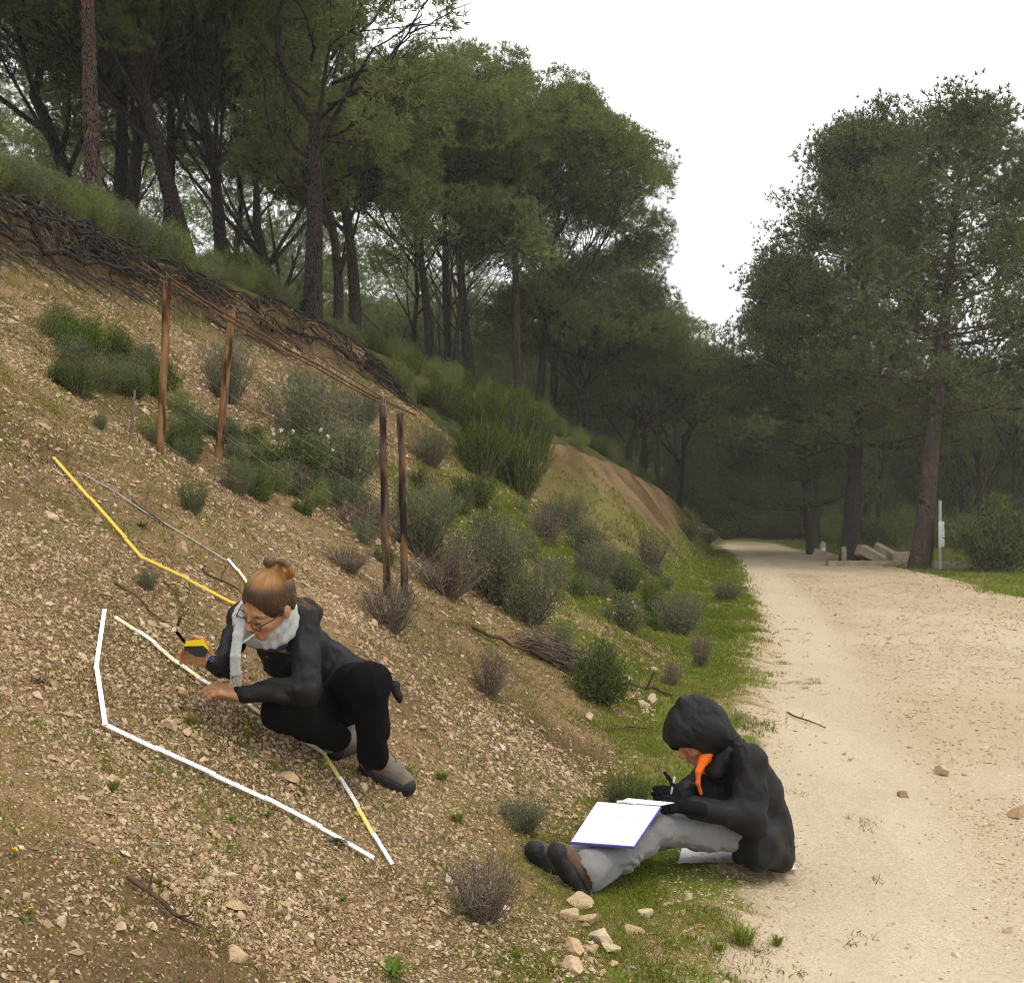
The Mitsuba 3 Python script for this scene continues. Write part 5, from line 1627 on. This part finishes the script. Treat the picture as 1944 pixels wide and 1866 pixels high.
for i, a in enumerate((
    (440, 1666, 22, 18, 'pale round stone on the slope at lower left, below the white ruler', .85), (285, 1760, 20, 14, 'small square pale stone alone at the lower left', .8), (115, 1757, 20, 16, 'upright pale stone at the far lower left', .8),
    (222, 1764, 20, 14, 'pale stone just left of the square one at the lower left', .75), (445, 1720, 36, 16, 'flat brown stone on the slope below the pale round stone', .55), (450, 1820, 40, 28, 'pale rock at the bottom edge left of the middle', .7),
    (178, 1600, 22, 16, 'flat tan stone on the slope left of the white ruler', .6), (322, 1380, 28, 16, 'largest pale stone in the corner of the white ruler', .75), (352, 1392, 20, 12, 'small pale stone touching the largest one in the ruler corner', .75),
    (540, 1478, 36, 13, 'flat greenish stone between the two lower rulers', .6), (340, 1048, 26, 28, 'grey slate leaning on the slope above the yellow ruler', .5), (345, 1320, 28, 18, 'grey pink stone right under the lowered hand', .7),
    (1097, 1718, 36, 22, 'angular pale stone under the boot heel of the seated person', .8), (1080, 1742, 34, 26, 'big buff rock below the angular stone at the boots', .75), (1115, 1752, 38, 24, 'broad buff rock right of the big one at the boots', .72),
    (1142, 1790, 36, 30, 'whitest rock in the pile at the foot of the bank', .95), (1158, 1806, 30, 18, 'white rock touching the whitest one on its right', .92), (1088, 1812, 40, 26, 'reddish tan rock lowest left in the pile at the bank foot', .6),
    (1120, 1808, 34, 22, 'dull tan rock in the middle of the pile at the bank foot', .62), (1086, 1846, 44, 26, 'rock at the bottom edge where the grass begins', .75), (1205, 1770, 26, 16, 'small half buried rock in the grass right of the pile', .7),
    (1163, 1832, 20, 14, 'small tan stone in the grass at the bottom', .7), (1225, 1740, 20, 17, 'pale round stone alone in the grass before the seated person', .88), (1270, 1720, 15, 11, 'small pale pebble in the grass nearer the trousers', .85),
    (1305, 1710, 18, 13, 'pair of buff pebbles at the gravel edge before the seated person', .75), (1220, 1340, 20, 16, 'pale stone in the grass left of the hood', .9), (1238, 1333, 24, 14, 'flat pale stone in the grass just behind the hood', .88),
    (1190, 1290, 18, 10, 'pink pale stone in the grass beside the round bush', .8), (1118, 1368, 18, 14, 'tan stone where the gravel ends below the round bush', .75), (1790, 1470, 26, 18, 'grey stone lying loose on the track at right', .75),
    (1928, 1550, 30, 26, 'largest stone on the track at the right edge', .7), (1815, 1815, 14, 10, 'white pebble on the track at lower right', 1.0), (1912, 1768, 18, 12, 'pale pebble on the track near the right edge', .95),
    (1712, 1512, 22, 9, 'brown clod lying on the track', .25), (95, 985, 20, 14, 'pale stone at the left end of the slope below the yellow ruler', .8), (305, 1190, 18, 12, 'tan stone just left of the tape measure', .75),
)):
    rock(*a, seed=i)


# ---------------------------------------------------------------- sticks, roots and brushwood
def stick(pts, r, label, bsdf='brown_wood', name='branch', cat='branch', lift=.012):
    P = np.array([hit(*p) for p in pts])
    n = 4 * len(P)
    t = np.linspace(0, len(P) - 1, n)
    c = np.stack([np.interp(t, np.arange(len(P)), P[:, k]) for k in range(3)], 1)
    c += normal_at(c[:, 0], c[:, 1]) * (r + lift) + (meshkit.noise(c * 9, 4)[:, None] - .5) * r * 2.5
    k = fresh(name)
    put(k + '__stem', tube(c, np.linspace(r, r * .5, n) * (1 + .3 * (meshkit.noise(c * 15, 2) - .5)), 7), bsdf, True)
    for j in range(2):
        i = rng.integers(n // 3, n - 2)
        e = c[i] + (c[i + 1] - c[i]) * 1.5 + rng.normal(size=3) * r * 5 + [0, 0, r * 2]
        put(k + '__twig', tube(np.array([c[i], (c[i] + e) / 2 + rng.normal(size=3) * r, e]), [r * .45, r * .35, r * .15], 5), bsdf, True)
    tag(k, label, cat, None)


stick([(215, 1110), (250, 1135), (285, 1165), (322, 1195)], .005, 'thin dark stick left of the tape measure')
stick([(308, 1105), (330, 1130), (345, 1160), (346, 1178)], .004, 'crooked dark twig reaching down to the tape measure')
stick([(235, 1675), (270, 1705), (320, 1745), (375, 1765)], .008, 'dark stick pressed into the slope at lower left')
stick([(890, 1200), (945, 1220), (1000, 1245), (1050, 1260)], .016, 'long dead stem leading into the brushwood heap')
stick([(1195, 1298), (1230, 1312), (1275, 1325)], .020, 'dark fallen branch on the grass behind the hood')
stick([(1150, 1388), (1200, 1386), (1250, 1392)], .010, 'brown stick on the grass left of the hood')
stick([(430, 800), (450, 825), (475, 845)], .020, 'charred black branch right of the second fence post')
stick([(1495, 1358), (1530, 1372), (1568, 1385)], .008, 'thin stick lying on the gravel edge right of the hood')
stick([(245, 955), (275, 975), (330, 1010)], .006, 'thin stalk along the off white cord')
stick([(380, 1085), (420, 1110), (450, 1130)], .008, 'short dark branch left of the hair bun')
P0 = hit(338, 1190)
k = put('stick_marker', tube(np.array([P0 + [-.005, 0, 0], P0 + [.012, 0, .045]]), [.006, .005], 7), 'black_plastic', True)
tag(k, 'short black peg standing at the end of the tape', 'peg')

# heap of brushwood
g = np.random.default_rng(23)
key = fresh('brushwood_heap')
A, B = hit(1000, 1238), hit(1098, 1282)
big, small = [], []
for i in range(300):
    t0 = g.uniform(-.1, .75)
    L = g.uniform(.25, .6)
    off = np.array([g.normal() * .06, g.normal() * .08, abs(g.normal()) * .09 + .02])
    a = A + (B - A) * t0 + off
    b = A + (B - A) * (t0 + L) + off * g.uniform(.6, 1.4) + g.normal(size=3) * .04
    for p in (a, b):
        p[2] = max(p[2], float(ground(p[0], p[1])) + .01)
    r = g.choice([.0035, .005, .012], p=[.72, .24, .04])
    m = tube(bezier(a, (a + b) / 2 + g.normal(size=3) * .03, b, 5), np.linspace(r, r * .4, 5), 4)
    if r > .01 and len(big) < 30:
        big.append(m)
    else:
        small.append(m)
for m in big:
    put(key + '__stem', m, 'brown_wood', True)
put(key + '__twigs', join(small), 'dead_twig', True)
labels[key + '__twigs'] = {'kind': 'stuff'}
tag(key, 'brown heap of dead brushwood at the bank foot beside the round bush', 'brushwood')

# roots laid bare along the crest
g = np.random.default_rng(29)


def crest_point(y, drop=0.0, out=0.0):
    x = float(crest_x(y)) + out
    return np.array([x, y, float(ground(x, y)) - drop])


mat = []
for i in range(330):
    y = 9.5 + 10.2 * g.random() ** 1.5
    L = g.uniform(.35, 1.5)
    pts = []
    dr0, o = g.uniform(-.05, .30), g.uniform(-.10, .25)
    for s in np.linspace(-.5, .5, 7):
        p = crest_point(y + s * L, 0, o + g.normal() * .03)
        p[2] = max(p[2], float(crest_z(y + s * L)) - dr0 - .18) + g.normal() * .03
        pts.append(p + [0.03, -.03, 0])
    r = g.choice([.008, .014, .024, .04], p=[.5, .33, .14, .03])
    mat.append(tube(np.array(pts), np.linspace(r, r * .4, 7), 5))
for i in range(240):                                                    # hanging ends
    y = 9.5 + 9.0 * g.random() ** 1.7
    o = g.uniform(.0, .3)
    a = crest_point(y, 0, o) + [0.03, -.03, .02]
    e = g.uniform(.15, .7)
    b = crest_point(y + g.normal() * .15, 0, o + e) + [0, 0, .03]
    m_ = (a + b) / 2 + g.normal(size=3) * .06 + [.06, -.06, 0]
    r = g.choice([.004, .007, .011])
    mat.append(tube(bezier(a, m_, b, 7), np.linspace(r, r * .3, 7), 4))
k = put('exposed_roots', join(mat), 'root_bark', True)
tag(k, 'dark tangle of bare roots hanging along the broken crest of the bank', 'roots', None, 'stuff')


def root(pts, r, label, lift=.05):
    P = np.array([hit(*p) for p in pts])
    n = 5 * len(P)
    t = np.linspace(0, len(P) - 1, n)
    c = np.stack([np.interp(t, np.arange(len(P)), P[:, k]) for k in range(3)], 1) + [0.02, -lift, lift]
    c += (meshkit.noise(c * 5, 6)[:, None] - .5) * .05
    k = put('root', tube(c, np.linspace(r, r * .35, n), 7), 'root_bark', True)
    tag(k, label, 'root', 'single roots')


root([(62, 412), (68, 450), (85, 480), (112, 515)], .035, 'thickest dark root curving down the slope at upper left')
root([(128, 425), (150, 450), (190, 462), (225, 480)], .035, 'pale grey forked root lying along the crest at upper left')
root([(128, 428), (138, 450), (150, 480)], .014, 'thin pale root dropping from the forked root')
root([(180, 462), (205, 490), (228, 508)], .018, 'dark root crossing below the forked root')
root([(308, 480), (310, 520), (304, 545)], .025, 'grey root hanging straight behind the top of the leftmost post')
root([(350, 498), (368, 520), (376, 560)], .020, 'twisted pale root hanging between the two left posts')
root([(380, 505), (392, 540), (390, 575)], .016, 'thin root hanging left of the top of the second post')
root([(480, 545), (505, 570), (540, 580)], .028, 'dark root looping over the crest above the rails')
root([(600, 590), (640, 612), (690, 640)], .026, 'black root lying along the crest below the slender pine')
root([(720, 722), (730, 742), (740, 752)], .022, 'short dark root on the bare top above the right posts')


# ---------------------------------------------------------------- far side of the track: stones, slabs, sign
def slab(key, c, size, rz, tilt, bsdf='slab_stone', part=None):
    m = trimesh.creation.box(size)
    for _ in range(3):
        m = m.subdivide()
    v = np.array(m.vertices)
    v += (meshkit.fbm(v * 4 + np.array(c) * 3, 3, 2)[:, None] - .5) * .05 * np.sign(v)
    R = Rotation.from_euler('xyz', [tilt[0], tilt[1], rz]).as_matrix()
    return put(key, (v @ R.T + c, m.faces), bsdf, 35)


scene['slab_stone'] = diffuse(lambda p, n, uv: mix((0.20, 0.16, 0.11), (0.50, 0.42, 0.31), fbm(p.x * 5, p.y * 5, p.z * 5)) * (0.8 + 0.4 * cell_rand(p.x * 60, p.y * 60, p.z * 60)))
scene['white_stone'] = diffuse(lambda p, n, uv: mix((0.34, 0.32, 0.28), (0.72, 0.71, 0.68), smoothstep(.3, .6, fbm(p.x * 6, p.y * 6, p.z * 6))))


def milestone(px, py, wpx, hpx, y, label, bsdf):
    P = at(px, py, y)
    P[2] = float(ground(P[0], P[1]))
    s = y / FOC
    w, h = wpx * s, hpx * s
    prof = [(w / 2, -.1), (w / 2, h * .78), (w * .46, h * .88), (w * .34, h * .96), (w * .15, h), (0, h)]
    m = trimesh.creation.revolve(np.array(prof), sections=16)
    k = put('milestone', (np.array(m.vertices) + P, m.faces), bsdf, 40)
    tag(k, label, 'milestone')


milestone(1562, 1046, 10, 29, 41.0, 'white round topped marker stone left of the stone slabs', 'white_stone')
milestone(1602, 1058, 10, 29, 37.0, 'greyer marker stone just left of the stone slabs', 'slab_stone')
G = lambda px, y: on_ground(at(px, 1050, y)[0], y)
for px, y, size, rz, tl, label, lift in (
    (1648, 37.5, (.8, .42, .36), .5, (0, .40), 'tilted pale stone slab at the left of the heap', .24), (1690, 36.5, (1.1, .5, .24), -.4, (.1, .50), 'longest stone slab leaning across the heap by the pine', .28),
    (1668, 35.6, (1.2, .5, .25), -.5, (.05, .48), 'lower leaning stone slab in front of the longest slab', .18), (1712, 35.2, (.8, .5, .38), .1, (0, -.05), 'grey square stone block beside the thick pine trunk', .19),
    (1576, 38.5, (1.1, .4, .2), -.5, (0, .3), 'narrow stone slab lying in the grass between the marker stones', .12), (1660, 34.6, (3.0, .35, .16), .0, (0, 0), 'long low stone kerb in the grass before the slabs', .06),
    (1800, 32.3, (1.0, .5, .26), .05, (0, 0.05), 'low square stone block under the sign', .1),
):
    k = slab('stone_slab', G(px, y) + [0, 0, lift], size, rz, tl)
    tag(k, label, 'stone slab')
k = fresh('sign')
P = G(1785, 32.0)
H = (1092 - 960) / FOC * 32.0
put(k + '__pole', tube(np.array([P - [0, 0, .3], P + [0, 0, H]]), .045, 10), 'galvanised', True)
a = math.radians(62)
R = Rotation.from_euler('z', a).as_matrix()
for nm, size, off, m in (('panel', (.95, .03, .72), (-.10, -.06, 0), 'white_plastic'), ('panel_rim', (.99, .02, .76), (-.10, -.035, 0), 'galvanised')):
    b = trimesh.creation.box(size)
    put(f'{k}__{nm}', (np.array(b.vertices) @ R.T + P + R @ np.array(off) + [0, 0, H - .98], b.faces), m)
tag(k, 'sign panel seen nearly edge on, on a thin pole beside the thick pine', 'sign')
scene['galvanised'] = {'type': 'principled', 'base_color': {'type': 'rgb', 'value': [.45, .46, .44]}, 'metallic': .3, 'roughness': .5}


# ---------------------------------------------------------------- small weeds and flowers
def weed(px, py, wpx, label, leaf='fresh_leaf', upright=.6, leaves=26, flower=None, cat='plant'):
    P = hit(px, py)
    s = wpx * P[1] / FOC
    g = np.random.default_rng(int(px * 7 + py))
    leaves = leaves * 4 if leaf == 'grass_leaf' else leaves
    a = g.uniform(0, 6.28, leaves)
    d = unit(np.stack([np.cos(a), np.sin(a), g.uniform(.1, 1.2, leaves) * upright], 1))
    b = P + d * s * g.uniform(.02, .2, (leaves, 1))
    L = s * g.uniform(.3, .6, (leaves, 1))
    side = unit(np.cross(d, [0, 0, 1.0]))
    k = fresh('small_plant')
    if leaf == 'grass_leaf':
        d = unit(d * [.5, .5, 1] + [0, 0, .3])
    tip = b + d * L + np.array([0, 0, -.12]) * L
    put(k + '__leaves', blades(b, tip, s * (.035 if leaf == 'grass_leaf' else .11), side, b + d * L * .6 + [0, 0, .05 * s]), leaf)
    if flower:
        fb_ = []
        for _ in range(flower[1]):
            c = P + np.array([g.normal() * s * .2, g.normal() * s * .2, s * g.uniform(.5, .9)])
            w = g.uniform(0, 6.28, 9)
            dd = np.stack([np.cos(w), np.sin(w), .4 + 0 * w], 1)
            fb_.append(blades(np.repeat(c[None], 9, 0), c + dd * flower[2], flower[2] * .8))
            put(k + '__stalk', tube(np.array([P, c]), .0015, 4), leaf)
        put(k + '__petals', join(fb_), flower[0])
    tag(k, label, cat)


for a in (
    (432, 1558, 44, 'bright green leafy plant below the white ruler, left one'), (505, 1548, 34, 'bright green leafy plant touching the white ruler'), (410, 1640, 26, 'small green seedling below the leafy plants'), (385, 1662, 26, 'small green tuft lower left of the seedling'),
    (745, 1850, 90, 'tall green plant with two long leaves at the bottom edge'), (270, 1000, 36, 'green plant between the cord and the yellow ruler', 'cistus_leaf'), (365, 1375, 40, 'green weed right of the stones in the ruler corner', 'grass_leaf'),
    (880, 1735, 40, 'yellow green weed left of the silvery dry bush'), (840, 1480, 40, 'green weed on the slope right of the near boot', 'grass_leaf'), (770, 1465, 44, 'green weed just right of the near boot'), (650, 1710, 34, 'leafy green plant under the ends of the rulers'),
    (870, 1560, 44, 'green tuft on the slope halfway to the drawing board', 'grass_leaf'), (50, 1750, 34, 'green rosette at the far lower left'), (1410, 1795, 80, 'dark green tuft on the gravel at the bottom', 'grass_leaf'), (1365, 1805, 36, 'smaller dark tuft left of the one on the gravel', 'grass_leaf'),
    (1475, 1795, 40, 'thin green tuft right of the one on the gravel', 'grass_leaf'), (640, 1600, 60, 'grey green weed under the white ruler end', 'heath_leaf'), (75, 1295, 40, 'reddish weed at the left edge of the slope', 'dry_leaf'), (215, 1500, 40, 'faint green weed below the ruler corner', 'grass_leaf'),
    (300, 1680, 30, 'green sprig near the dark stick at lower left', 'grass_leaf'), (980, 1820, 34, 'green weed left of the rock pile', 'grass_leaf'), (1040, 1790, 30, 'red tinged weed among the rocks', 'dry_leaf'),
):
    weed(a[0], a[1], a[2], a[3], *(a[4:]))
weed(27, 1628, 24, 'small plant with a yellow flower at the left edge', 'grass_leaf', .6, 14, ('yellow_petal', 1, .010))
weed(56, 1736, 22, 'small plant with one yellow flower at lower left', 'grass_leaf', .6, 12, ('yellow_petal', 1, .007))
weed(468, 1398, 26, 'little plant with yellow flowers just below the right knee', 'grass_leaf', .6, 14, ('yellow_petal', 2, .006))
weed(520, 1460, 30, 'little plant with yellow flowers left of the flat greenish stone', 'grass_leaf', .6, 14, ('yellow_petal', 3, .006))
weed(575, 1505, 30, 'little plant with yellow flowers right of the flat greenish stone', 'grass_leaf', .6, 14, ('yellow_petal', 2, .006))


def blossoms(px, py, w, h, n, label):
    P = hit(px, py)
    s = P[1] / FOC
    g = np.random.default_rng(int(px))
    out = []
    for _ in range(n):
        c = P + np.array([g.uniform(-.5, .5) * w * s, -.12 * w * s - abs(g.normal()) * .05, g.uniform(.3, 1) * h * s])
        a = np.linspace(0, 2 * np.pi, 6)[:5] + g.uniform(0, 1)
        d = np.stack([np.cos(a), -.5 + 0 * a, np.sin(a)], 1)
        out.append(blades(np.repeat(c[None], 5, 0), c + d * .024, .03))
    k = put('blossoms', join(out), 'white_petal')
    tag(k, label, 'flowers', None, 'stuff')


blossoms(560, 905, 170, 90, 16, 'white flowers on the dark green bush in the plot')
blossoms(1005, 1180, 110, 70, 16, 'white flowers on the dark heath right of the fence')
blossoms(1180, 1190, 60, 50, 7, 'white flowers on the low dark bush of the green slope')
